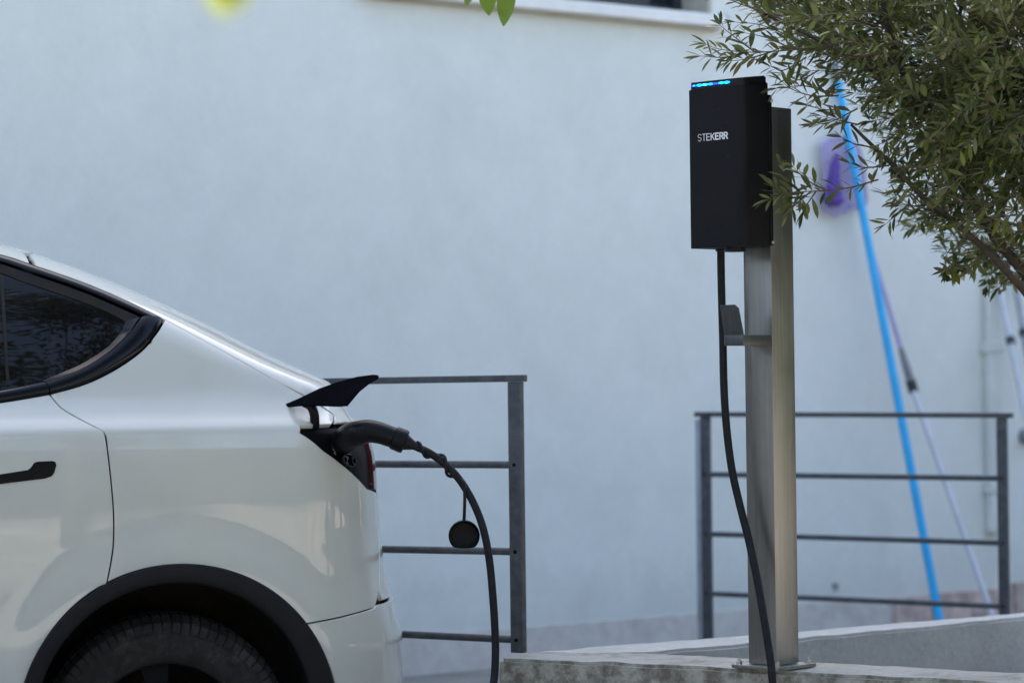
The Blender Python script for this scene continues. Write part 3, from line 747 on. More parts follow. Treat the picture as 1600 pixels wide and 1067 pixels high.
# wheel arch trim
bm = bmesh.new(); R = []
def car_xz(px, py, y=.0):
    s, z = px2s(px, py); x, yy, z = S(s, z); return x, z
oc = car_xz(283, 1131 - 10); 
def fitc(pts):
    A = np.array([[p[0], p[1], 1] for p in pts]); b_ = np.array([p[0] ** 2 + p[1] ** 2 for p in pts]); c = np.linalg.lstsq(A, b_, rcond=None)[0]
    return c[0] / 2, c[1] / 2, math.sqrt(c[2] + c[0] ** 2 / 4 + c[1] ** 2 / 4)
ox, oz, orr = fitc([car_xz(AC[0] + 251 * math.cos(a), AC[1] - 251 * math.sin(a)) for a in np.linspace(.3, 2.85, 12)])
ix, iz, ir = fitc([car_xz(276 + 215 * math.cos(a), 1126 - 215 * math.sin(a)) for a in np.linspace(.3, 2.85, 12)])
for k in range(121):
    a = math.radians(-28 + 236 * k / 120)
    po = (ox + orr * math.cos(a), oz + orr * math.sin(a)); pi_ = (ix + ir * math.cos(a), iz + ir * math.sin(a)); row = []
    for t, o in ((0, -.004), (.015, .008), (.06, .013), (.3, .015), (.6, .015), (.9, .012), (.97, .007), (1.0, -.004), (1.0, -.05), (1.0, -.10)):
        x = po[0] + (pi_[0] - po[0]) * t; z = po[1] + (pi_[1] - po[1]) * t
        row.append(bm.verts.new(c2w(x, ysurf(x, max(z, .2)) - o, z)))
    R.append(row)
for i in range(len(R) - 1):
    for k in range(9): bm.faces.new((R[i][k], R[i][k + 1], R[i + 1][k + 1], R[i + 1][k]))
obj('wheel_arch_trim', bm, M_['clad'], car, auto=50)
# liner
bm = bmesh.new(); R = []
for k in range(61):
    a = math.radians(-28 + 236 * k / 60); row = []
    for j, (rr, yy) in enumerate(((ir + .002, .08), (ir + .02, .14), (ir + .015, .22), (ir - .0, .32), (ir - .03, .42), (.02, .44))):
        jr = rr + .006 * mnoise.noise(Vector((a * 3, yy * 9, 0)))
        row.append(bm.verts.new(c2w(ix + jr * math.cos(a), ysurf(0, .8) + yy, iz + jr * math.sin(a))))
    R.append(row)
for i in range(60):
    for k in range(5): bm.faces.new((R[i][k], R[i][k + 1], R[i + 1][k + 1], R[i + 1][k]))
obj('wheel_liner', bm, M_['liner'], car, smooth=True)
# wheels
def wheel(wx, wy_face, parent, dirn=1):
    """wheel axis along car y; wy_face = y of outer sidewall; dirn +1 inward"""
    TR = .355; wz = TR
    root_m = bmesh.new(); prof = [(.227, .012), (.242, .0), (.262, .0), (.275, .004), (.305, -.004), (.325, .004), (.338, .014), (.347, .032), (.3525, .055), (.355, .09), (.355, .165), (.3525, .20), (.345, .225), (.325, .25), (.28, .255), (.235, .245)]
    seg = 120; R = []
    for k in range(seg):
        a = 2 * math.pi * k / seg; row = [root_m.verts.new(c2w(wx + r * math.cos(a), wy_face + dirn * y, wz + r * math.sin(a))) for r, y in prof]; R.append(row)
    for k in range(seg):
        for j in range(len(prof) - 1): root_m.faces.new((R[k][j], R[k][j + 1], R[(k + 1) % seg][j + 1], R[(k + 1) % seg][j]))
    ty = obj('tyre', root_m, M_['tyre'], parent, smooth=True)
    # tread blocks with real depth: shoulder blocks and three ribs
    b = bmesh.new(); nb = 78
    for k in range(nb):
        a0 = 2 * math.pi * k / nb; a1 = a0 + 2 * math.pi / nb * .80
        for (pa, pb, sk) in (((.308, -.003), (.334, .0085), -.004), ((.3365, .0125), (.3515, .048), .0), ((.3535, .054), (.3565, .092), .012), ((.357, .098), (.357, .128), .02), ((.357, .134), (.357, .162), .02), ((.356, .168), (.352, .204), .01)):
            vs_ = []
            for lift in (-.004, .0045):
                for (r, y, da) in ((pa[0], pa[1], 0), (pb[0], pb[1], sk)):
                    for a in (a0 + da, a1 + da):
                        vs_.append(b.verts.new(c2w(wx + (r + lift) * math.cos(a), wy_face + dirn * y - (dirn * .003 if lift > 0 and y < .05 else 0), wz + (r + lift) * math.sin(a))))
            for f in ((0, 1, 3, 2), (4, 6, 7, 5), (0, 4, 5, 1), (2, 3, 7, 6), (0, 2, 6, 4), (1, 5, 7, 3)): b.faces.new([vs_[i] for i in f])
    o = obj('tread', b, M_['tyre'], ty); tag(o, kind='stuff')
    b = bmesh.new()
    prof = [(.229, .012), (.223, .008), (.222, .03), (.215, .07), (.212, .20)]
    R = []
    for k in range(72):
        a = 2 * math.pi * k / 72; R.append([b.verts.new(c2w(wx + r * math.cos(a), wy_face + dirn * y, wz + r * math.sin(a))) for r, y in prof])
    for k in range(72):
        for j in range(4): b.faces.new((R[k][j], R[k][j + 1], R[(k + 1) % 72][j + 1], R[(k + 1) % 72][j]))
    rm = obj('rim', b, M_['rim'], parent, smooth=True)
    for k in range(5):
        b = bmesh.new(); a = math.radians(90 + 72 * k + 8)
        for w0, w1, off in ((.018, .034, 0),):
            ra = Vector((math.cos(a), math.sin(a))); ta = Vector((-math.sin(a), math.cos(a)))
            P_ = []
            for r, hw in ((.03, .035), (.10, .024), (.18, .030), (.222, .045)):
                P_.append((r, hw))
            pts = [(ra * r + ta * hw) for r, hw in P_] + [(ra * r - ta * hw) for r, hw in P_[::-1]]
            prism(b, [c2w(wx + p.x, wy_face + dirn * (.035 + .03 * (1 - p.length / .22)), wz + p.y) for p in pts], cy * dirn * .03, .003)
        obj('spoke', b, M_['rim'], rm, auto=40)
    b = bmesh.new(); tube(b, [c2w(wx, wy_face + dirn * .05, wz), c2w(wx, wy_face + dirn * .09, wz)], .045, 28); obj('hub_cap', b, M_['rim'], rm, auto=40)
tcx = car_xz(262, 1100)[0]
for wx, yf, dn in ((tcx, .058, 1), (-2.89, .05, 1), (tcx, 2 * HW - .058, -1), (-2.89, 2 * HW - .05, -1)):
    wr = bpy.data.objects.new('wheel', None); C.objects.link(wr); wr.location = c2w(wx, yf, .355); wr.parent = car; wr.matrix_parent_inverse = world_of(car).inverted()
    wheel(wx, yf, wr, dn)
# floor pan
bm = bmesh.new(); c = c2w(-1.45, HW, .27); box_pts(bm, c, cx, cy, UZ, 3.9, 1.0, .06, .02); obj('floor_pan', bm, M_['dark'], car)
# charge port bay (recessed), tail lamp
def body_pt(px, py, out=0.0):
    s, z = px2s(px, py); return Sw(s, z) + Nrm(s, z) * out
bayp = lin([(472, 666), (520, 664)]) + [(.46, 1.238), (.58, 1.232), (.625, 1.215), (.62, 1.13), (.61, 1.036)] + lin([(582, 767), (574, 762), (540, 728), (505, 703), (471, 676)])
cp = panel('charge_port', inset2(densify(bayp), .001), M_['recess'], car, .012, gap=0, off=-.012, hem=False)
bm = bmesh.new(); bd = densify(inset2(densify(bayp), -.004)); R = []
for s, z in bd:
    N = Nrm(s, z); p = Sw(s, z); R.append([bm.verts.new(p + N * -.002), bm.verts.new(p + N * -.02)])
for i in range(len(R)): j = (i + 1) % len(R); bm.faces.new((R[i][0], R[j][0], R[j][1], R[i][1]))
obj('port_rim', bm, M_['recess'], cp)
tl = panel('tail_lamp', [(.555, 1.05), (.605, 1.045), (.615, 1.12), (.622, 1.215), (.56, 1.222), (.556, 1.13)], M_['red'], car, .01, gap=0, off=.000, hemr=.003, depth=.02)
panel('lamp_lens', [(.612, 1.042), (.712, 1.042), (.712, 1.222), (.630, 1.222), (.622, 1.12)], M_['clear'], tl, .02, gap=0, off=.000, hemr=.002, depth=.02)
# seam: the two round sockets
sn = Nrm(*px2s(545, 700))
def disc(name, px, py, r, d0, d1, m, parent, seg=20, n=None):
    b = bmesh.new(); n = n or sn; p = body_pt(px, py); tube(b, [p + n * d0, p + n * d1], r, seg); return obj(name, b, m, parent, auto=40)
b = bmesh.new(); pa = body_pt(538, 718); pb = body_pt(551, 720)
R = []
ax = (pb - pa).normalized(); bx = sn.cross(ax).normalized(); cc = (pa + pb) / 2
for rr, dd in ((.019, -.012), (.019, .002), (.0165, .004), (.0155, -.003)):
    row = []
    for k in range(40):
        a = 2 * math.pi * k / 40; e = 4.0; q = (abs(math.cos(a)) ** e + abs(math.sin(a)) ** e) ** (-1 / e)
        row.append(b.verts.new(cc + ax * (q * math.cos(a) * rr * 1.35) + bx * (q * math.sin(a) * rr) + sn * dd))
    R.append(row)
for i in range(3):
    for k in range(40): b.faces.new((R[i][k], R[i][(k + 1) % 40], R[i + 1][(k + 1) % 40], R[i + 1][k]))
b.faces.new(R[3])
sk = obj('fast_charge_socket', b, M_['trim'], cp, auto=40)
for px, py in ((537.5, 718), (551.5, 720.5)):
    b = bmesh.new(); p = body_pt(px, py)
    for (ra, rb) in ((.0115, .009),):
        R = []
        for rr, dd in ((ra, -.004), (ra, .005), (rb, .005), (rb, -.003)):
            R.append([b.verts.new(p + (ax * math.cos(2 * math.pi * k / 24) + bx * math.sin(2 * math.pi * k / 24)) * rr + sn * dd) for k in range(24)])
        for i in range(3):
            for k in range(24): b.faces.new((R[i][k], R[i][(k + 1) % 24], R[i + 1][(k + 1) % 24], R[i + 1][k]))
    obj('socket_pin', b, M_['black_plastic'], cp, auto=40)
# small white printed marks beside the socket
b = bmesh.new()
def mark_ring(px, py, rx, ry, gapang):
    c = body_pt(px, py, -.0095)
    pts = [c + ax * (rx * math.cos(a)) + bx * (ry * math.sin(a)) for a in np.linspace(gapang, 2 * math.pi - gapang, 18)]
    tube(b, pts, .0006, 5)
mark_ring(523.5, 696, .0035, .0022, .9); mark_ring(525.0, 701, .004, .0022, .0); mark_ring(527.3, 706.5, .0035, .0040, .5)
obj('printed_marks', b, M_['glyph'], cp)
# open charge flap
flap = empty('charge_flap', Vector((0, 0, 0)), None, None) if False else None
fl = [(433, 638, .0), (452, 631, .01), (470, 623, .01), (500, 608.5, .02), (530, 598, .03), (560, 590, .05), (585, 586.8, .06), (592, 587.5, .07), (591, 592, .08), (577, 600, .10), (562, 612, .115), (551, 625, .125), (543, 634.5, .13), (530, 635.5, .115), (500, 634.5, .08), (470, 634.5, .04), (450, 636.5, .015)]
fbase = body_pt(470, 640, .012); fY = fbase.y
fpts = [at(px, py, fY + .01 - o) for px, py, o in fl]
cen = sum(fpts, Vector()) / len(fpts)
bm = bmesh.new(); nf = Vector((0, 0, 0))
for i in range(len(fpts)): nf += (fpts[i] - cen).cross(fpts[(i + 1) % len(fpts)] - cen)
nf.normalize()
if nf.z < 0: nf = -nf
lo = [bm.verts.new(p) for p in fpts]; hi = [bm.verts.new(cen + (p - cen) * .985 + nf * .005) for p in fpts]
ins = [bm.verts.new(cen + (p - cen) * .86 + nf * .004 + UZ * .0) for p in fpts]
cv = bm.verts.new(cen + nf * .006); hc = bm.verts.new(cen + nf * .009)
n = len(fpts)
for i in range(n):
    j = (i + 1) % n
    bm.faces.new((lo[i], lo[j], hi[j], hi[i])); bm.faces.new((lo[i], ins[i], ins[j], lo[j])); bm.faces.new((ins[i], cv, ins[j])); bm.faces.new((hi[i], hi[j], hc))
fo = obj('charge_flap', bm, M_['flap'], car, auto=40)
bm = bmesh.new(); hp_ = [at(476, 629, fY - .015), at(485, 634, fY - .02), at(490.5, 645, fY - .022), at(492, 660, fY - .012), at(491, 672, fY + .01), at(487, 690, fY + .05)]
sp = smooth_path(hp_, 6); tube(bm, sp, [.0135] * len(sp), 12); obj('hinge_arm', bm, M_['black_plastic'], fo, smooth=True)

# ================================================================== CHARGING CABLE (plug, cord, cap)
PY = body_pt(535, 700).y
cab = empty('charging_cable', at(772, 1067, 7.75) * Vector((1, 1, 0)).length if False else Vector((at(772, 1067, 7.75).x, 7.75, 0)), 'black charging cable plugged into the car, looping down to the wall box', 'cable')
bm = bmesh.new()
kp = [at(526, 696, PY + .07), at(532, 692, PY + .02), at(540, 686, PY - .03), at(549, 680.5, PY - .06), at(561, 676.5, PY - .082), at(576, 673.5, PY - .092), at(592, 676, PY - .10), at(606, 680.5, PY - .10), at(617, 684.5, PY - .10)]
sp = smooth_path(kp, 6); rr = lerp_list([0, .15, .3, .42, .52, .65, .8, 1], [.037, .037, .038, .0375, .0355, .0325, .0305, .0295], len(sp))
tube(bm, sp, rr, 24); hd = obj('plug_handle', bm, M_['black_plastic'], cab, smooth=True)
bm = bmesh.new(); a = at(614, 683, PY - .10); bb = at(634, 691, PY - .10); ad = (bb - a).normalized()
tube(bm, [a, a + ad * .003, a + ad * .030, bb - ad * .002, bb], [.0285, .0335, .0345, .0330, .029], 28); obj('plug_end_ring', bm, M_['black_plastic'], hd, auto=35)
bm = bmesh.new(); c0 = bb
seq = []; rads = []
for k in range(5):
    seq += [c0 + ad * (.006 * k), c0 + ad * (.006 * k + .0045)]; r_ = .0225 - .0025 * k; rads += [r_, r_ - .001]
tube(bm, seq, rads, 20); obj('strain_relief', bm, M_['rubber'], hd, auto=35)
# glossy studs added on the head to stand for its glints
for px, py, r_ in ((551, 672, .009), (567, 668, .006)):
    bm = bmesh.new(); p = at(px, py, PY - .118); tube(bm, [p + Vector((0, .02, 0)), p, p + Vector((0, -.002, .001))], [r_, r_, r_ * .5], 14)
    obj('glint_stud', bm, M_['charger_gloss'], hd, auto=40)
cY = PY - .10
cp_px = [(634, 691, cY), (650, 698, cY), (672, 708, cY), (695, 725, cY), (717, 748, cY), (738, 782, cY - .01), (754, 822, cY - .02), (764, 870, cY - .03), (770, 930, cY - .04), (774, 1000, cY - .05), (773, 1050, cY - .06), (768, 1090, cY - .08)]
left = [at(*p) for p in cp_px]
# the other end under the wall box
CHY = 8.12
dn = [(1126.5, 384, CHY - .03), (1126.5, 410, CHY - .03), (1127.5, 460, CHY - .035), (1129.5, 530, CHY - .04), (1131, 600, CHY - .05), (1135, 665, CHY - .06), (1143, 730, CHY - .075), (1155, 785, CHY - .09), (1169, 840, CHY - .11), (1182, 900, CHY - .15), (1192, 955, CHY - .19), (1200, 1005, CHY - .22), (1205, 1040, CHY - .24), (1208, 1075, CHY - .26)]
right = [at(*p) for p in dn]
l_end = left[-1]; r_end = right[-1]
floor = [Vector((l_end.x - .03, l_end.y - .04, .25)), Vector((l_end.x + .02, l_end.y - .08, .06)), Vector((l_end.x + .22, l_end.y - .16, .018)), Vector(((l_end.x + r_end.x) / 2, l_end.y - .28, .016)), Vector((r_end.x - .22, r_end.y - .30, .016)), Vector((r_end.x - .02, r_end.y - .15, .05)), Vector((r_end.x + .02, r_end.y - .03, .22))]
sp = smooth_path(left + floor + right[::-1], 8)
bm = bmesh.new(); tube(bm, sp, .0112, 14); obj('cord', bm, M_['rubber'], cab, smooth=True)
# strap wound round the cord, hanging cap
core = smooth_path(left[:6], 24); st = []
i0, i1 = 22, 96
for i in range(i0, i1):
    t = (core[i + 1] - core[i - 1]).normalized(); a = (Vector((0, 1, 0)) - t * t.y).normalized(); b_ = t.cross(a)
    ph = (i - i0) / (i1 - i0) * 2 * math.pi * 1.9 + 1.0; k_ = (i - i0) / (i1 - i0)
    R_ = .0138 + .004 * abs(math.sin(ph)) * k_
    st.append(core[i] + (a * math.cos(ph) + b_ * math.sin(ph)) * R_)
lastp = st[-1]
st += [at(724, 752, cY - .02), at(726, 764, cY - .02), at(726, 790, cY - .02), at(725, 814, cY - .02)]
bm = bmesh.new(); tube(bm, smooth_path(st[::3] + st[-4:] if False else st, 2), .0046, 8); obj('cap_strap', bm, M_['rubber'], cab, smooth=True)
bm = bmesh.new(); cc = at(725, 837, cY - .02); fa = Vector((.06, -1, .10)).normalized()
e1 = Vector((0, 0, 1)); e1 = (e1 - fa * e1.dot(fa)).normalized(); e2 = fa.cross(e1); R = []
for rr, dd in ((.036, -.040), (.0415, -.034), (.044, .0), (.0445, .012), (.041, .0155), (.0385, .012), (.0375, -.015)):
    row = []
    for k in range(40):
        a = 2 * math.pi * k / 40; x, y = math.cos(a), math.sin(a)
        if x < -.74: x = -.74 + (x + .74) * .25                      # flattened underside
        row.append(bm.verts.new(cc + e1 * (x * rr) + e2 * (y * rr) + fa * dd))
    R.append(row)
for i in range(6):
    for k in range(40): bm.faces.new((R[i][k], R[i][(k + 1) % 40], R[i + 1][(k + 1) % 40], R[i + 1][k]))
bm.faces.new(R[0]); bm.faces.new(R[6]); obj('plug_cap', bm, M_['black_plastic'], cab, auto=35)

# ================================================================== STEEL POST
PA = math.radians(44)
pc = onz(1209, 1036.5, ZT + .012); pc.z = 0
# plan axes: e_l runs along the left-front face, e_r along the right-front face
nL = Vector((-math.sin(PA), -math.cos(PA), 0)); nR = Vector((math.cos(PA), -math.sin(PA), 0))   # outward normals of the two visible faces
W = .102
ptop_z = z_at(1222, 170, pc)
post = empty('charger_post', Vector((pc.x, pc.y, ZT)), 'square brushed steel post bolted to the concrete planter wall', 'post')
bm = bmesh.new(); box_pts(bm, Vector((pc.x, pc.y, (ptop_z + ZT + .014) / 2)), nR, nL, UZ, W, W, ptop_z - ZT - .014, .003); obj('upright', bm, M_['steel'], post, auto=40)
bm = bmesh.new(); box_pts(bm, Vector((pc.x, pc.y, ZT + .0075)), nR, nL, UZ, .172, .172, .010, .0015); obj('base_plate', bm, M_['steel'], post, auto=40)
for i in (-1, 1):
    for j in (-1, 1):
        c = Vector((pc.x, pc.y, ZT + .0125)) + nR * (i * .07) + nL * (j * .07)
        bm = bmesh.new(); tube(bm, [c, c + UZ * .009], .0085, 6); tube(bm, [c + UZ * .0085, c + UZ * .016], .004, 8); obj('anchor_bolt', bm, M_['bolt'], post, auto=30)
# cable holder on the left-front face
fcl = Vector((pc.x, pc.y, 0)) + nL * (W / 2)
zh = z_at(1187, 532, fcl)
bm = bmesh.new(); box_pts(bm, Vector((fcl.x, fcl.y, zh)) + nL * .0625 + nR * .012, nR, nL, UZ, .072, .125, .030, .002)
ho = obj('cable_holder', bm, M_['dsteel'], post, auto=40)
bm = bmesh.new(); q0 = Vector((fcl.x, fcl.y, zh + .015)) + nL * .121 + nR * .012
prism(bm, [q0 - nR * .036 + UZ * .0, q0 + nR * .036, q0 + nR * .030 + UZ * .075 + nL * .014, q0 + nR * .018 + UZ * .085 + nL * .016, q0 - nR * .036 + UZ * .085 + nL * .016], nL * .003, .0008)
obj('holder_plate', bm, M_['dsteel'], ho)

# ================================================================== WALL BOX
# rear right vertical edge at px 1208; depth direction -nL (backwards), width direction nR
def rayplan(px, py, p0, n): return onplane(px, py, p0, n)
face0 = Vector((pc.x, pc.y, 0)) + nL * (W / 2 + .016)           # mounting plane
e_back = onplane(1207, 386, face0, nL)                           # rear right lower corner
BW = .196; BD = .128
zb = e_back.z; 
e_top = z_at(1204, 128, e_back)
box_c = Vector((e_back.x, e_back.y, 0)) - nR * (BW / 2)          # centre of the back edge
chg = empty('charging_station', Vector((box_c.x, box_c.y, zb)), 'black wall box charger with a blue light strip mounted on the steel post', 'charger')
def bpos(u, v, z): return box_c + nR * u + nL * v + UZ * z       # u across, v out from the post
def rrect(w0, w1, v0, v1, r, n=8, rl=None):
    """plan outline with rounded front corners"""
    rl = r if rl is None else rl
    pts = [(w0, v0), (w1, v0)]
    for k in range(n + 1): a = math.pi / 2 * k / n; pts.append((w1 - r + r * math.cos(a), v1 - r + r * math.sin(a)))
    for k in range(n + 1): a = math.pi / 2 + math.pi / 2 * k / n; pts.append((w0 + rl + rl * math.cos(a), v1 - rl + rl * math.sin(a)))
    return pts
def zt_body(v): return e_top - .0 - v * .20                      # the top falls towards the front
# measured: front-left top corner at pixel row 141.5
fl_top = z_at(1083, 141.5, bpos(-BW / 2, BD, 0)); bl_top = z_at(1204, 128, bpos(BW / 2, 0, 0))
slope_b = (fl_top - bl_top) / BD
def ztb(v): return bl_top + slope_b * v
def loft_box(name, outline, z0f, z1f, m, parent, bev=.0025):
    bm = bmesh.new(); lo = [bm.verts.new(bpos(u, v, z0f(v))) for u, v in outline]; hi = [bm.verts.new(bpos(u, v, z1f(v))) for u, v in outline]
    n = len(lo); bm.faces.new(lo[::-1]); ft = bm.faces.new(hi)
    for i in range(n): bm.faces.new((lo[i], lo[(i + 1) % n], hi[(i + 1) % n], hi[i]))
    if bev: bmesh.ops.bevel(bm, geom=list(ft.edges), offset=bev, segments=2, affect='EDGES', clamp_overlap=True)
    return obj(name, bm, m, parent, auto=35)
hs = BW / 2
body = loft_box('housing', rrect(-hs, hs, .012, BD, .026, rl=.004), lambda v: zb, ztb, M_['charger'], chg)
loft_box('back_plate', rrect(-hs + .004, hs + .004, .0, .0115, .002), lambda v: zb + .004, lambda v: ztb(0) - .038, M_['black_plastic'], chg)
capf = z_at(1085, 130, bpos(-hs + .006, BD - .004, 0)); capb = z_at(1200, 117.5, bpos(hs - .004, .006, 0))
def ztc(v): return capb + (capf - capb) * v / BD
cap_ = loft_box('cap', rrect(-hs + .005, hs - .005, .014, BD - .003, .024, rl=.004), lambda v: ztb(v) - .004, ztc, M_['charger_gloss'], chg, .003)
# light strip of several glowing segments
cols = [(0.02, .25, 1.0, .9), (.0, .55, 1.0, 1.1), (.02, .5, 1.0, 1.1), (.0, .35, 1.0, .8), (.02, .08, .8, .4), (.0, .5, 1.0, 1.0), (.0, .6, 1.0, 1.2)]
fu0, fu1 = -hs + .010, hs - .045
zm = (ztb(BD) + ztc(BD)) / 2 + .001
pL_ = [u for u in np.linspace(fu0, fu1, 8)]
bm = bmesh.new(); box_pts(bm, bpos((fu0 + fu1) / 2, BD - .0035, zm), nR, nL, UZ, fu1 - fu0 + .004, .003, .0062, .001); stp = obj('light_strip', bm, m_emit('led_deep_blue', (.01, .05, .6), .16), chg)
for i in range(7):
    a, b_ = pL_[i], pL_[i + 1]
    bm = bmesh.new(); c0 = bpos((a + b_) / 2, BD - .0017, zm)
    wd_ = (b_ - a) * (.42 if i in (0, 4) else .88); hh = .0036 if i in (0, 4) else .0056
    pts = [c0 + nR * (math.cos(t) * wd_ / 2) + UZ * (math.sin(t) * hh / 2) for t in np.linspace(0, 2 * math.pi, 17)[:-1]]
    prism(bm, pts, nL * .0012); obj('led_segment', bm, m_emit('led_blue', cols[i][:3], cols[i][3]), stp)
# lettering: STEK thin, ERR bold
lx0 = onplane(1091, 215, bpos(0, BD, 0), nL); lx1 = onplane(1136.5, 213, bpos(0, BD, 0), nL)
lu0 = (lx0 - bpos(0, BD, 0)).dot(nR); lu1 = (lx1 - bpos(0, BD, 0)).dot(nR)
zbase = z_at(1092, 221.5, bpos(lu0, BD, 0)); cap_h = z_at(1092, 210.2, bpos(lu0, BD, 0)) - zbase
def arc2(cx_, cy_, rx, ry, a0, a1, n=10): return [(cx_ + rx * math.cos(math.radians(a0 + (a1 - a0) * i / n)), cy_ + ry * math.sin(math.radians(a0 + (a1 - a0) * i / n))) for i in range(n + 1)]
GL = {'S': [arc2(.25, .75, .25, .25, 25, 180) + arc2(.25, .75, .25, .25, 180, 262)[1:] + arc2(.25, .25, .25, .25, 82, -90)[1:] + arc2(.25, .25, .25, .25, -90, -155)[1:]],
      'T': [[(0, 1), (.52, 1)], [(.26, 1), (.26, 0)]], 'E': [[(.46, 1), (0, 1), (0, 0), (.46, 0)], [(0, .52), (.40, .52)]],
      'K': [[(0, 1), (0, 0)], [(.50, 1), (.03, .42)], [(.17, .60), (.52, 0)]],
      'R': [[(0, 0), (0, 1), (.28, 1)] + arc2(.28, .74, .24, .26, 90, -90)[1:] + [(0, .48)], [(.28, .48), (.52, 0)]]}
def ribbon(bm, pts, w_, mapf):
    n = len(pts); Lr = []
    for i in range(n):
        p = Vector(pts[i]); a = (p - Vector(pts[i - 1])).normalized() if i else None; b_ = (Vector(pts[i + 1]) - p).normalized() if i < n - 1 else None
        if a is None: t = b_; k = 1; p = p - t * (w_ * .5)
        elif b_ is None: t = a; k = 1; p = p + t * (w_ * .5)
        else: t = (a + b_).normalized(); k = min(1.45, 1 / max(.3, t.dot(a)))
        nn = Vector((-t.y, t.x)) * (w_ * .5 * k); Lr.append((bm.verts.new(mapf(p + nn)), bm.verts.new(mapf(p - nn))))
    for i in range(n - 1): bm.faces.new((Lr[i][0], Lr[i][1], Lr[i + 1][1], Lr[i + 1][0]))
adv = .70; tot = 6 * adv + .52
for i, ch in enumerate('STEKERR'):
    wd = .075 + .022 * min(i, 3) if i < 4 else .19
    bm = bmesh.new()
    def mf(p, i=i): return bpos(lu0 + (lu1 - lu0) * ((i * adv + p.x) / tot), BD + .0004, zbase + p.y * cap_h)
    for k_, st_ in enumerate(GL[ch]):
        ribbon(bm, [(x if i < 4 else x * .96 + .03, y * (1 - wd) + wd / 2) for x, y in st_], wd, (lambda p, k_=k_: mf(p) + nL * (.0001 * k_)))
    obj('letter', bm, M_['glyph'], body)
b = bmesh.new(); r4 = random.Random(4)
for _ in range(26):
    c0 = bpos(r4.uniform(-hs + .01, hs - .04), BD + .0003, r4.uniform(zb + .02, ztb(BD) - .02)); rr_ = r4.uniform(.0003, .0009)
    b.faces.new([b.verts.new(c0 + nR * (math.cos(t) * rr_) + UZ * (math.sin(t) * rr_)) for t in np.linspace(0, 2 * math.pi, 7)[:-1]])
tag(obj('dust_specks', b, mat('dust', (.16, .16, .15), .9), body), kind='stuff')
# cable gland under the box, screws
bm = bmesh.new(); c = bpos(.022, .075, zb); tube(bm, [c + UZ * .003, c - UZ * .010, c - UZ * .013], [.031, .031, .027], 26); obj('cable_gland', bm, M_['charger_gloss'], chg, auto=35)
bm = bmesh.new(); c = right[1].copy(); c.z = zb; tube(bm, [c + UZ * .003, c - UZ * .006], .0155, 18); obj('cable_gland', bm, M_['charger_gloss'], chg, auto=35)
for zz_ in (zb + .013, ztb(0) - .055):
    bm = bmesh.new(); c = bpos(hs + .003, .006, zz_); tube(bm, [c, c + nR * .006, c + nR * .008], [.0055, .0055, .003], 10); obj('fixing_screw', bm, M_['bolt'], chg, auto=35)
bm = bmesh.new(); box_pts(bm, Vector((pc.x, pc.y, (zb + ztb(0)) / 2)) + nL * (W / 2 + .0085), nR, nL, UZ, .09, .013, .30, .001); obj('mounting_bracket', bm, M_['bolt'], chg)

# ================================================================== POLES AGAINST THE WALL
def pole(name, a, b_, r, m, label, cat):
    root = empty(name, Vector((b_.x, b_.y, b_.z)), label, cat); return root
# blue pole: top against the wall, foot on the ground
a = onwall(1306, 110, .03); foot = at(1480, 1040, 14.2); foot = onz(1483, 1062, .05)
a2 = onplane(1306, 110, WA + wn * .02, wn)
foot_p = at(1467, 965, 14.6)
foot2 = foot_p + (foot_p - a2) * .12
bl_ = empty('blue_pole', foot2, 'bright blue handle leaning on the white wall behind the olive tree', 'broom handle')
bm = bmesh.new(); tube(bm, [a2, a2 + (foot2 - a2) * .5, foot2], [.021, .022, .022], 18); obj('handle', bm, M_['blue'], bl_, auto=40)
bm = bmesh.new(); dd = (foot2 - a2).normalized(); tube(bm, [foot2 - dd * .03, foot2 + dd * .02], .026, 16); obj('end_cap', bm, M_['greyp'], bl_, auto=40)
bm = bmesh.new(); tube(bm, [a2 - dd * .04, a2 + dd * .05], .025, 16); obj('socket', bm, M_['greyp'], bl_, auto=40)
# mop: flat lilac/purple head with thin telescopic pole
t0 = onplane(1345, 335, WA + wn * .10, wn); t1 = at(1425, 603, 15.05); t2 = at(1546, 948, 14.75); t3 = t2 + (t2 - t1) * .12
mop = empty('flat_mop', t3, 'purple flat mop with thin pale telescopic pole leaning upside down on the wall', 'mop')
bm = bmesh.new(); tube(bm, [t0, t1], [.010, .013], 12); obj('upper_tube', bm, M_['purple_l'], mop, auto=40)
ud = (t1 - t0).normalized()
bm = bmesh.new(); tube(bm, [t1 - ud * .22, t1 - ud * .12, t1 - ud * .03], [.013, .021, .023], 14); obj('grip', bm, M_['greyp'], mop, auto=40)
bm = bmesh.new(); tube(bm, [t1 - ud * .035, t1 + ud * .035], .027, 14); obj('clamp', bm, M_['frame'], mop, auto=40)
bm = bmesh.new(); tube(bm, [t1, t3], .0165, 14); obj('lower_tube', bm, M_['white_pole'], mop, auto=40)
bm = bmesh.new()
mh = [(1283, 235), (1287, 222), (1300, 216), (1320, 217), (1337, 226), (1345, 250), (1350, 290), (1352, 312), (1346, 325), (1326, 326), (1314, 333), (1303, 336), (1292, 331), (1286, 318), (1288, 295), (1287, 262)]
front = smooth_path([onwall(x, y, .05) for x, y in mh + [mh[0]]], 4)[:-1]
prism(bm, front, wn * .018, .005)
hd_m = bpy.data.materials.new('lilac_mesh_pad'); hd_m.use_nodes = True; nt = hd_m.node_tree; bs = nt.nodes['Principled BSDF']
bs.inputs['Base Color'].default_value = (.42, .36, .62, 1); bs.inputs['Roughness'].default_value = .9
trn = nt.nodes.new('ShaderNodeBsdfTransparent'); mx = nt.nodes.new('ShaderNodeMixShader'); mx.inputs[0].default_value = .45
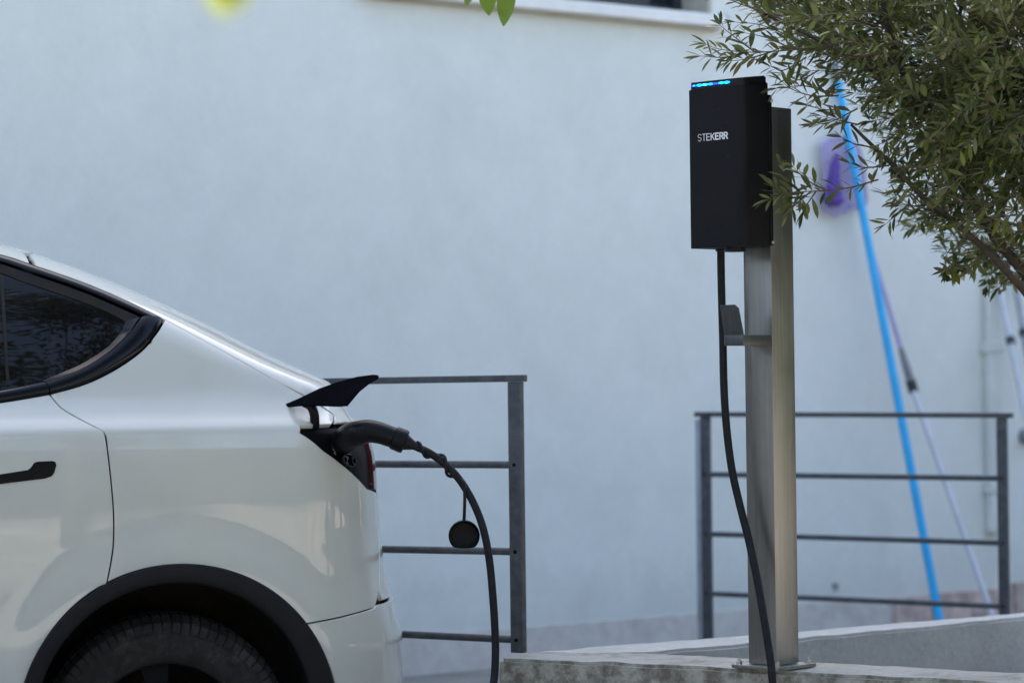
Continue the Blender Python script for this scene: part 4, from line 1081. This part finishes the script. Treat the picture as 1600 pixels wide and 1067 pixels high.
nt.links.new(trn.outputs[0], mx.inputs[1]); nt.links.new(bs.outputs[0], mx.inputs[2]); nt.links.new(mx.outputs[0], nt.nodes['Material Output'].inputs[0])
hd = obj('mop_head', bm, hd_m, mop, auto=40)
bm = bmesh.new(); tube(bm, [p + wn * .009 for p in front + [front[0]]], .007, 8, cap=False); obj('head_rim', bm, M_['purple_l'], hd, smooth=True)
bm = bmesh.new(); rnd = random.Random(3)
cl = [onwall(x, y, .085) for x, y in ((1308, 240), (1304, 275), (1302, 298), (1303, 322))]
spc = smooth_path(cl, 8); tube(bm, spc, lerp_list([0, .2, .5, .75, .9, 1], [.010, .026, .036, .050, .056, .036], len(spc)), 14)
for v in bm.verts: v.co += Vector((mnoise.noise(v.co * 30), mnoise.noise(v.co * 30 + Vector((5, 0, 0))), mnoise.noise(v.co * 30 + Vector((0, 7, 0))))) * .012
obj('microfibre_bundle', bm, M_['purple'], hd, smooth=True)
# grey folding frame at the right edge
ra = onplane(1560, 440, WA + wn * .05, wn); rb = at(1625, 720, 15.2)
gp = empty('grey_pole', rb + (rb - ra) * .9, 'pale grey double pole with dark clamps leaning on the wall at the right edge', 'pole')
for off_x, in ((0,), (26,)):
    a_ = onplane(1558 + off_x, 430, WA + wn * .05, wn); b_ = at(1618 + off_x * .6, 720, 15.2); e_ = b_ + (b_ - a_) * .75
    bm = bmesh.new(); tube(bm, [a_, e_], .017, 12); o = obj('tube', bm, M_['white_pole'] if off_x == 0 else M_['rail_light'], gp, auto=40)
    m_ = a_ + (b_ - a_) * (.36 if off_x == 0 else .32); dd = (b_ - a_).normalized(); bm = bmesh.new(); tube(bm, [m_ - dd * .02, m_ + dd * .02], .026, 12); obj('clamp', bm, M_['frame'], gp, auto=40)

# ================================================================== OLIVE TREE
rnd = random.Random(11)
trunk_base = Vector((2.02, 8.75, .47))
tree = empty('olive_tree', trunk_base, 'olive tree with narrow grey-green leaves overhanging the charger from the right', 'tree')
def bough(pts, r0, r1, name='branch', m='bark', seg=10):
    sp = smooth_path(pts, 6); bm = bmesh.new()
    rr = [r0 + (r1 - r0) * (i / (len(sp) - 1)) for i in range(len(sp))]
    sp = [p + Vector((mnoise.noise(p * 9), mnoise.noise(p * 9 + Vector((4, 0, 0))), mnoise.noise(p * 9 + Vector((0, 4, 0))))) * min(.008, r0 * .5) if 0 < i < len(sp) - 1 else p for i, p in enumerate(sp)]
    tube(bm, sp, rr, seg); return obj(name, bm, M_[m], tree, smooth=True)
fork = Vector((1.86, 8.55, 1.30))
bough([trunk_base - UZ * .05, trunk_base + Vector((-.03, -.05, .35)), fork], .075, .055, 'trunk')
bough([fork, at(1640, 470, 8.35), at(1600, 425, 8.3), at(1548, 360, 8.25), at(1500, 285, 8.2), at(1450, 190, 8.15), at(1400, 90, 8.1), at(1370, -30, 8.1)], .020, .007)
bough([fork, at(1650, 520, 8.1), at(1600, 455, 8.0), at(1545, 395, 7.95), at(1475, 335, 7.9), at(1420, 285, 7.9), at(1370, 235, 7.9), at(1330, 195, 7.9)], .015, .004)
bough([at(1450, 190, 8.15), at(1390, 130, 8.0), at(1320, 85, 7.9), at(1250, 50, 7.9), at(1190, 20, 7.9)], .008, .003)
bough([at(1500, 285, 8.2), at(1480, 180, 8.3), at(1490, 80, 8.4), at(1510, -40, 8.4)], .011, .005)
bough([at(1548, 360, 8.25), at(1590, 240, 8.1), at(1610, 120, 8.0), at(1640, -20, 8.0)], .012, .005)
bough([fork, Vector((2.0, 8.7, 1.9)), Vector((2.15, 8.8, 2.5)), Vector((2.1, 8.9, 3.0))], .05, .012)
bough([fork, at(1690, 430, 8.8), at(1620, 420, 9.1), at(1560, 390, 9.3), at(1500, 370, 9.4)], .022, .006)

# leaf mesh prototypes (folded along the midrib, pointed, slightly curved)
def leaf_geo(L, Wd, fold, curl, seg=4):
    vs_ = []; fs = []
    for i in range(seg + 1):
        t = i / seg; wv = Wd * .5 * (math.sin(math.pi * (t ** 1.12)) ** .72) if 0 < t < 1 else Wd * .03
        zc_ = -curl * L * t * t
        vs_ += [(t * L, 0, zc_), (t * L, wv, zc_ + fold * wv), (t * L, -wv, zc_ + fold * wv)]
    for i in range(seg):
        a = 3 * i; b_ = 3 * (i + 1)
        fs += [(a, b_, b_ + 1, a + 1), (a, a + 2, b_ + 2, b_)]
    return vs_, fs
protos = [leaf_geo(1, .27, .25, .10), leaf_geo(1, .23, .22, .25), leaf_geo(1, .31, .30, .02), leaf_geo(1, .25, .22, -.12)]
leaf_me = []
for v_, f_ in protos:
    me = bpy.data.meshes.new('leaf'); me.from_pydata(v_, [], f_); me.materials.append(M_['olive'])
    for p in me.polygons: p.use_smooth = True
    leaf_me.append(me)
big_v, big_f = [], []
blob_leaves = 0; single = []
def frame_of(d, upv):
    d = d.normalized(); y = upv.cross(d)
    if y.length < 1e-3: y = Vector((1, 0, 0)).cross(d)
    y.normalize(); z = d.cross(y); return d, y, z
def add_leaf(p, d, L, roll, keep):
    x, y, z = frame_of(d, Vector((rnd.uniform(-.4, .4), rnd.uniform(-.4, .4), 1)))
    c, s = math.cos(roll), math.sin(roll); y2 = y * c + z * s; z2 = z * c - y * s
    k = rnd.randrange(4)
    if keep:
        Mx = Matrix((x * L, y2 * L, z2 * L)).transposed().to_4x4(); Mx.translation = p; single.append((Mx, k))
    else:
        v_, f_ = protos[k]; n0 = len(big_v)
        for q in v_: big_v.append(p + x * (q[0] * L) + y2 * (q[1] * L) + z2 * (q[2] * L))
        for f in f_: big_f.append(tuple(i + n0 for i in f))
twigs_bm = bmesh.new()
def sprig(pts, keep, dens=.016, Lm=.062, tip=True, r=.0022):
    sp = smooth_path(pts, 8); tube(twigs_bm, sp, [r * (1.2 - .9 * i / (len(sp) - 1)) for i in range(len(sp))], 5, cap=False)
    acc = 0; side = rnd.random() * 6; n = len(sp)
    for i in range(1, n):
        sg = sp[i] - sp[i - 1]; acc += sg.length
        if acc > dens * rnd.uniform(.8, 1.3):
            acc = 0; d = sg.normalized(); a = d.orthogonal().normalized(); b_ = d.cross(a); side += math.pi / 2 + rnd.uniform(-.4, .4)
            t_ = i / n; Lf = Lm * rnd.uniform(.65, 1.15) * (1 - .25 * t_)
            for sgn in (0, math.pi):
                if rnd.random() < .08: continue
                o = a * math.cos(side + sgn) + b_ * math.sin(side + sgn)
                ang = math.radians(rnd.uniform(32, 60)); dd = d * math.cos(ang) + o * math.sin(ang) + UZ * rnd.uniform(-.05, .15)
                add_leaf(sp[i] + o * .002, dd, Lf, rnd.uniform(-.6, .6), keep)
    if tip:
        d = (sp[-1] - sp[-2]).normalized()
        for _ in range(3): add_leaf(sp[-1], (d + Vector((rnd.uniform(-.35, .35), rnd.uniform(-.35, .35), rnd.uniform(-.35, .35)))), Lm * rnd.uniform(.6, .9), rnd.uniform(-.5, .5), keep)
def sub(a, b_, t): return a + (b_ - a) * t
# hand-placed sprigs that stand clear of the crown
hand = [
 [(1372, 281, 7.85), (1330, 293, 7.8), (1290, 298, 7.8), (1250, 300, 7.78), (1222, 303, 7.76)],
 [(1290, 298, 7.8), (1262, 282, 7.78), (1240, 262, 7.76)],
 [(1268, 299, 7.78), (1240, 318, 7.8), (1215, 300, 7.8), (1205, 290, 7.8)],
 [(1300, 70, 7.9), (1240, 78, 7.85), (1180, 82, 7.85), (1128, 78, 7.85), (1104, 70, 7.85)],
 [(1240, 78, 7.85), (1200, 60, 7.85), (1165, 52, 7.85)],
 [(1180, 82, 7.85), (1150, 60, 7.9), (1125, 40, 7.95)],
 [(1310, 150, 7.9), (1270, 150, 7.85), (1238, 140, 7.85), (1222, 128, 7.85)],
 [(1320, 170, 7.9), (1290, 172, 7.9), (1262, 165, 7.9)],
 [(1340, 195, 7.9), (1310, 188, 7.9), (1285, 182, 7.9)],
 [(1380, 260, 7.9), (1350, 262, 7.9), (1328, 255, 7.9)],
 [(1480, 340, 7.95), (1440, 325, 7.9), (1410, 318, 7.9), (1385, 305, 7.9)],
 [(1490, 345, 7.95), (1460, 330, 7.9), (1432, 350, 7.9)],
 [(1220, 30, 7.9), (1180, 15, 7.9), (1140, 0, 7.9), (1120, -12, 7.9)],
 [(1260, 90, 7.85), (1225, 110, 7.85), (1205, 105, 7.85)],
]
more = [[(1250, 300, 7.8), (1232, 285, 7.8), (1222, 262, 7.8)], [(1245, 300, 7.8), (1225, 305, 7.78), (1202, 312, 7.78)], [(1255, 301, 7.8), (1240, 320, 7.8), (1230, 335, 7.82)], [(1275, 299, 7.8), (1262, 318, 7.8), (1255, 330, 7.8)],
 [(1300, 90, 7.95), (1240, 60, 7.95), (1190, 40, 7.95), (1150, 35, 7.95)], [(1300, 40, 8.0), (1240, 20, 8.0), (1190, 5, 8.0)], [(1210, 80, 7.9), (1170, 92, 7.9), (1140, 96, 7.9)], [(1170, 82, 7.9), (1130, 90, 7.9), (1095, 88, 7.9)], [(1280, 110, 7.9), (1250, 125, 7.9), (1228, 118, 7.9)], [(1300, 150, 7.9), (1260, 135, 7.9), (1215, 138, 7.9)],
 [(1340, 170, 7.95), (1300, 190, 7.95), (1275, 195, 7.95)], [(1420, 320, 7.95), (1400, 335, 7.95), (1385, 350, 7.95)], [(1360, 230, 8.0), (1335, 225, 8.0), (1315, 215, 8.0)]]
for h in hand: sprig([at(*p) for p in h], True, dens=.0135, Lm=.060)
for h in more: sprig([at(*p) for p in h], False, dens=.0135, Lm=.060)
# lower, farther and softer foliage
for h in ([(1600, 400, 9.3), (1540, 385, 9.4), (1480, 372, 9.4), (1430, 352, 9.4)], [(1600, 410, 9.2), (1550, 400, 9.2), (1515, 410, 9.0), (1490, 425, 8.8)], [(1600, 380, 9.3), (1530, 350, 9.4), (1470, 350, 9.4), (1425, 345, 9.4)],
          [(1560, 395, 9.2), (1520, 400, 9.2), (1480, 392, 9.2)], [(1620, 430, 9.1), (1590, 430, 9.0), (1565, 445, 9.0)], [(1620, 380, 9.3), (1580, 370, 9.3), (1540, 375, 9.3)], [(1580, 400, 9.2), (1560, 430, 9.1), (1540, 440, 9.1)],
          [(1545, 395, 8.1), (1510, 412, 8.1), (1492, 418, 8.1), (1478, 424, 8.1)]):
    for _ in range(2): sprig([at(p[0] + rnd.uniform(-8, 8), p[1] + rnd.uniform(-8, 8), p[2] + rnd.uniform(-.1, .1)) for p in h], False, dens=.017, Lm=.066)
for _ in range(38):
    x = rnd.uniform(1400, 1640); y = 300 + (x - 1400) * .50 + rnd.uniform(-45, 45); e = at(x, y, rnd.uniform(7.75, 8.6))
    out = Vector((-.9, rnd.uniform(-.5, .3), rnd.uniform(-.5, .2))).normalized(); Ls = rnd.uniform(.12, .22)
    sprig([e - out * Ls, e - out * Ls * .5 + UZ * rnd.uniform(-.01, .02), e], False, dens=.0145, Lm=.060)
# the mass of the crown
crown = [(1140, -10), (1200, 40), (1225, 80), (1250, 110), (1290, 150), (1330, 180), (1360, 215), (1390, 255), (1400, 285), (1440, 300), (1470, 325), (1530, 345), (1600, 360), (1800, 420), (1950, 100), (1900, -260), (1700, -420), (1350, -380), (1180, -200)]
def inside(x, y, poly):
    c = False; n = len(poly)
    for i in range(n):
        x1, y1 = poly[i]; x2, y2 = poly[(i + 1) % n]
        if (y1 > y) != (y2 > y) and x < (x2 - x1) * (y - y1) / (y2 - y1) + x1: c = not c
    return c
CC = at(1560, 130, 8.3); cnt = 0; tries = 0
while cnt < 1050 and tries < 20000:
    tries += 1
    x = rnd.uniform(1130, 1900); y = rnd.uniform(-400, 420)
    inframe = (x < 1640 and y > -40)
    if not inframe and rnd.random() < .70: continue
    if not inside(x, y, crown): continue
    dep = rnd.gauss(8.25, .38)
    if dep < 7.5 or dep > 9.4: continue
    e = at(x, y, dep)
    nz = mnoise.noise(e * 5.5)
    if nz < -.12 and rnd.random() < .82: continue
    # outward direction from the bough system
    out = (e - CC); out.y *= .6; out = out.normalized() + Vector((-.45, rnd.uniform(-.5, .35), rnd.uniform(-.35, .35)))
    out.normalize(); Ls = rnd.uniform(.12, .24)
    st_ = e - out * Ls; mid = sub(st_, e, .5) + Vector((rnd.uniform(-.02, .02), rnd.uniform(-.02, .02), rnd.uniform(-.015, .03)))
    sprig([st_, mid, e], False, dens=.0145, Lm=.060); cnt += 1
tw = obj('twigs', twigs_bm, M_['twig'], tree, smooth=True); tag(tw, kind='stuff')
rnd2 = random.Random(5); single = single[:300] if len(single) > 300 else single
print('single leaves', len(single), 'leaf faces', len(big_f))
inv = world_of(tree).inverted()
for i, (Mx, k) in enumerate(single):
    o = bpy.data.objects.new('leaf', leaf_me[k]); C.objects.link(o); o.parent = tree; o.matrix_parent_inverse = inv; o.matrix_basis = Mx
me = bpy.data.meshes.new('foliage'); me.from_pydata(big_v, [], big_f)
fo_ = link('foliage', me, M_['olive'], tree, True); tag(fo_, kind='stuff')

# ================================================================== LEAVES AT THE TOP EDGE
def broad_leaf(px, py, d, Lp, wid, ang, m, root, name='leaf', droop=.2):
    """leaf hanging from (px,py) with length Lp pixels"""
    L = Lp * d / F; a = at(px, py, d); dirv = Vector((math.sin(ang), rnd.uniform(-.2, .2), -math.cos(ang))).normalized()
    y = Vector((0, -1, 0)).cross(dirv).normalized(); z = dirv.cross(y)
    vs_, fs = leaf_geo(1, wid, .25, droop, 10)
    me = bpy.data.meshes.new(name); me.from_pydata([a + dirv * (q[0] * L) + y * (q[1] * L) + z * (q[2] * L) for q in vs_], [], fs)
    return link(name, me, m, root, True)
vt = at(770, -60, 8.9)
vn = empty('hanging_vine', vt, 'two bright green pointed leaf tips hanging in at the top edge', 'vine')
bm = bmesh.new(); tube(bm, smooth_path([at(900, -160, 8.9), at(820, -90, 8.9), at(770, -50, 8.9), at(745, -30, 8.9)], 5), .003, 6); obj('stem', bm, M_['twig'], vn, smooth=True)
broad_leaf(758, -42, 8.9, 66, .42, .08, M_['vine'], vn); broad_leaf(796, -46, 8.85, 86, .34, -.12, M_['vine'], vn); broad_leaf(772, -40, 9.0, 50, .2, .0, M_['vine'], vn); broad_leaf(742, -38, 8.95, 48, .4, -.3, M_['vine'], vn)
ln = empty('near_sprig', at(360, -80, 3.3), 'blurred yellow-green leaf blob at the top left edge', 'leaf sprig')
bm = bmesh.new(); tube(bm, smooth_path([at(420, -260, 3.3), at(380, -150, 3.3), at(352, -90, 3.3)], 5), .002, 6); obj('stem', bm, M_['twig'], ln, smooth=True)
broad_leaf(338, -92, 2.5, 118, .55, .10, M_['lime'], ln); broad_leaf(372, -90, 2.5, 106, .55, -.05, M_['lime'], ln)

# ================================================================== TREES ACROSS THE YARD (first one mirrored in the car's window, the rest unseen, added to darken reflections)
def far_tree(x, y, h, rad, n, seed, label):
    r = random.Random(seed); root = empty('shade_tree', Vector((x, y, 0)), label, 'tree', 'trees across the yard')
    bm = bmesh.new(); top = Vector((x, y, h * .55)); tube(bm, smooth_path([Vector((x, y, -.1)), Vector((x + .1, y, h * .3)), top], 5), lerp_list([0, 1], [.2, .1], 11), 10); obj('trunk', bm, M_['bark'], root, smooth=True)
    V, Fc = [], []; bb = bmesh.new(); cl = []
    for k in range(26):
        a = r.uniform(0, 6.28); rr = rad * r.uniform(.3, 1); e = Vector((x + rr * math.cos(a), y + rr * math.sin(a), h * r.uniform(.45, 1))); cl.append(e)
        tube(bb, smooth_path([top - UZ * r.uniform(0, 1.2), (top + e) / 2 + UZ * .2, e], 4), lerp_list([0, 1], [.05, .012], 9), 6, cap=False)
    obj('branch', bb, M_['bark'], root, smooth=True)
    vs_, fs = leaf_geo(1, .42, .3, .1, 2)
    for i in range(n):
        e = r.choice(cl) + Vector((r.gauss(0, .5), r.gauss(0, .5), r.gauss(0, .42))); d = Vector((r.uniform(-1, 1), r.uniform(-1, 1), r.uniform(-1, .6))).normalized()
        xx, yy, zz = frame_of(d, UZ + Vector((r.uniform(-.5, .5), 0, 0))); L = r.uniform(.10, .2); n0 = len(V)
        for q in vs_: V.append(e + xx * q[0] * L + yy * q[1] * L + zz * q[2] * L)
        for f in fs: Fc.append(tuple(j + n0 for j in f))
    me = bpy.data.meshes.new('crown'); me.from_pydata(V, [], Fc); o = link('crown', me, M_['tree'], root, True); tag(o, kind='stuff')
far_tree(1.3, -0.6, 12.2, 3.7, 42000, 1, 'tall leafy tree beside the camera whose canopy is mirrored in the car window')
far_tree(-8.5, -4.0, 8.5, 3.2, 9000, 2, 'broad leafy tree, unseen, added across the yard to darken reflections')  # this tree and the next three are unseen, added to dim the surroundings
far_tree(3.4, -6.5, 8.0, 3.0, 9000, 3, 'leafy tree, unseen, added across the yard as dark surroundings')
far_tree(-3.0, -8.5, 9.0, 3.2, 9000, 4, 'tall leafy tree, unseen, added behind the camera to hold back sky light')
far_tree(9.5, 2.0, 7.5, 2.8, 8000, 5, 'leafy tree, unseen, added at the right to darken reflections on the steel post')
def unseen_hedge(x0, y0, x1, y1, h, th, n, seed, label):  # unseen hedges, added to block low sky light and darken reflections
    r = random.Random(seed); a = Vector((x0, y0, 0)); b_ = Vector((x1, y1, 0)); d = (b_ - a); L = d.length; d.normalize(); nn = Vector((d.y, -d.x, 0))
    root = empty('unseen_hedge', (a + b_) / 2, label, 'unseen_hedge', 'unseen hedges added round the yard')
    bm = bmesh.new(); box_pts(bm, (a + b_) / 2 + UZ * h * .49, d, nn, UZ, L, th * .7, h * .96, .1); obj('core', bm, M_['unseen_hedge'], root)
    V, Fc = [], []; vs_, fs = leaf_geo(1, .5, .3, .1, 2)
    for i in range(n):
        sd_ = r.choice((-1, 1)) if r.random() < .8 else 0
        e = a + d * r.uniform(0, L) + nn * ((sd_ * th * .36) if sd_ else r.uniform(-.4, .4) * th) + UZ * (r.uniform(0.05, h) if sd_ else h)
        e += Vector((r.gauss(0, .07), r.gauss(0, .07), r.gauss(0, .07))); dd = Vector((r.uniform(-1, 1), r.uniform(-1, 1), r.uniform(-.7, .8))).normalized()
        xx, yy, zz = frame_of(dd, UZ + Vector((r.uniform(-.5, .5), 0, 0))); Lf = r.uniform(.10, .2); n0 = len(V)
        for q in vs_: V.append(e + xx * q[0] * Lf + yy * q[1] * Lf + zz * q[2] * Lf)
        for f in fs: Fc.append(tuple(j + n0 for j in f))
    me = bpy.data.meshes.new('foliage'); me.from_pydata(V, [], Fc); o = link('foliage', me, M_['tree'], root, True); tag(o, kind='stuff')
unseen_hedge(-22, -11, 14, -11, 5.5, 1.6, 16000, 8, 'high clipped hedgerow, unseen, added behind the camera to darken reflections')
unseen_hedge(11.5, -10, 12.3, 21.5, 4.5, 1.4, 12000, 9, 'high clipped hedgerow, unseen, added at the right to darken reflections on the steel post')
unseen_hedge(-17, -10, -15, 6, 4.5, 1.4, 9000, 10, 'high clipped hedgerow, unseen, added at the left as dark surroundings')
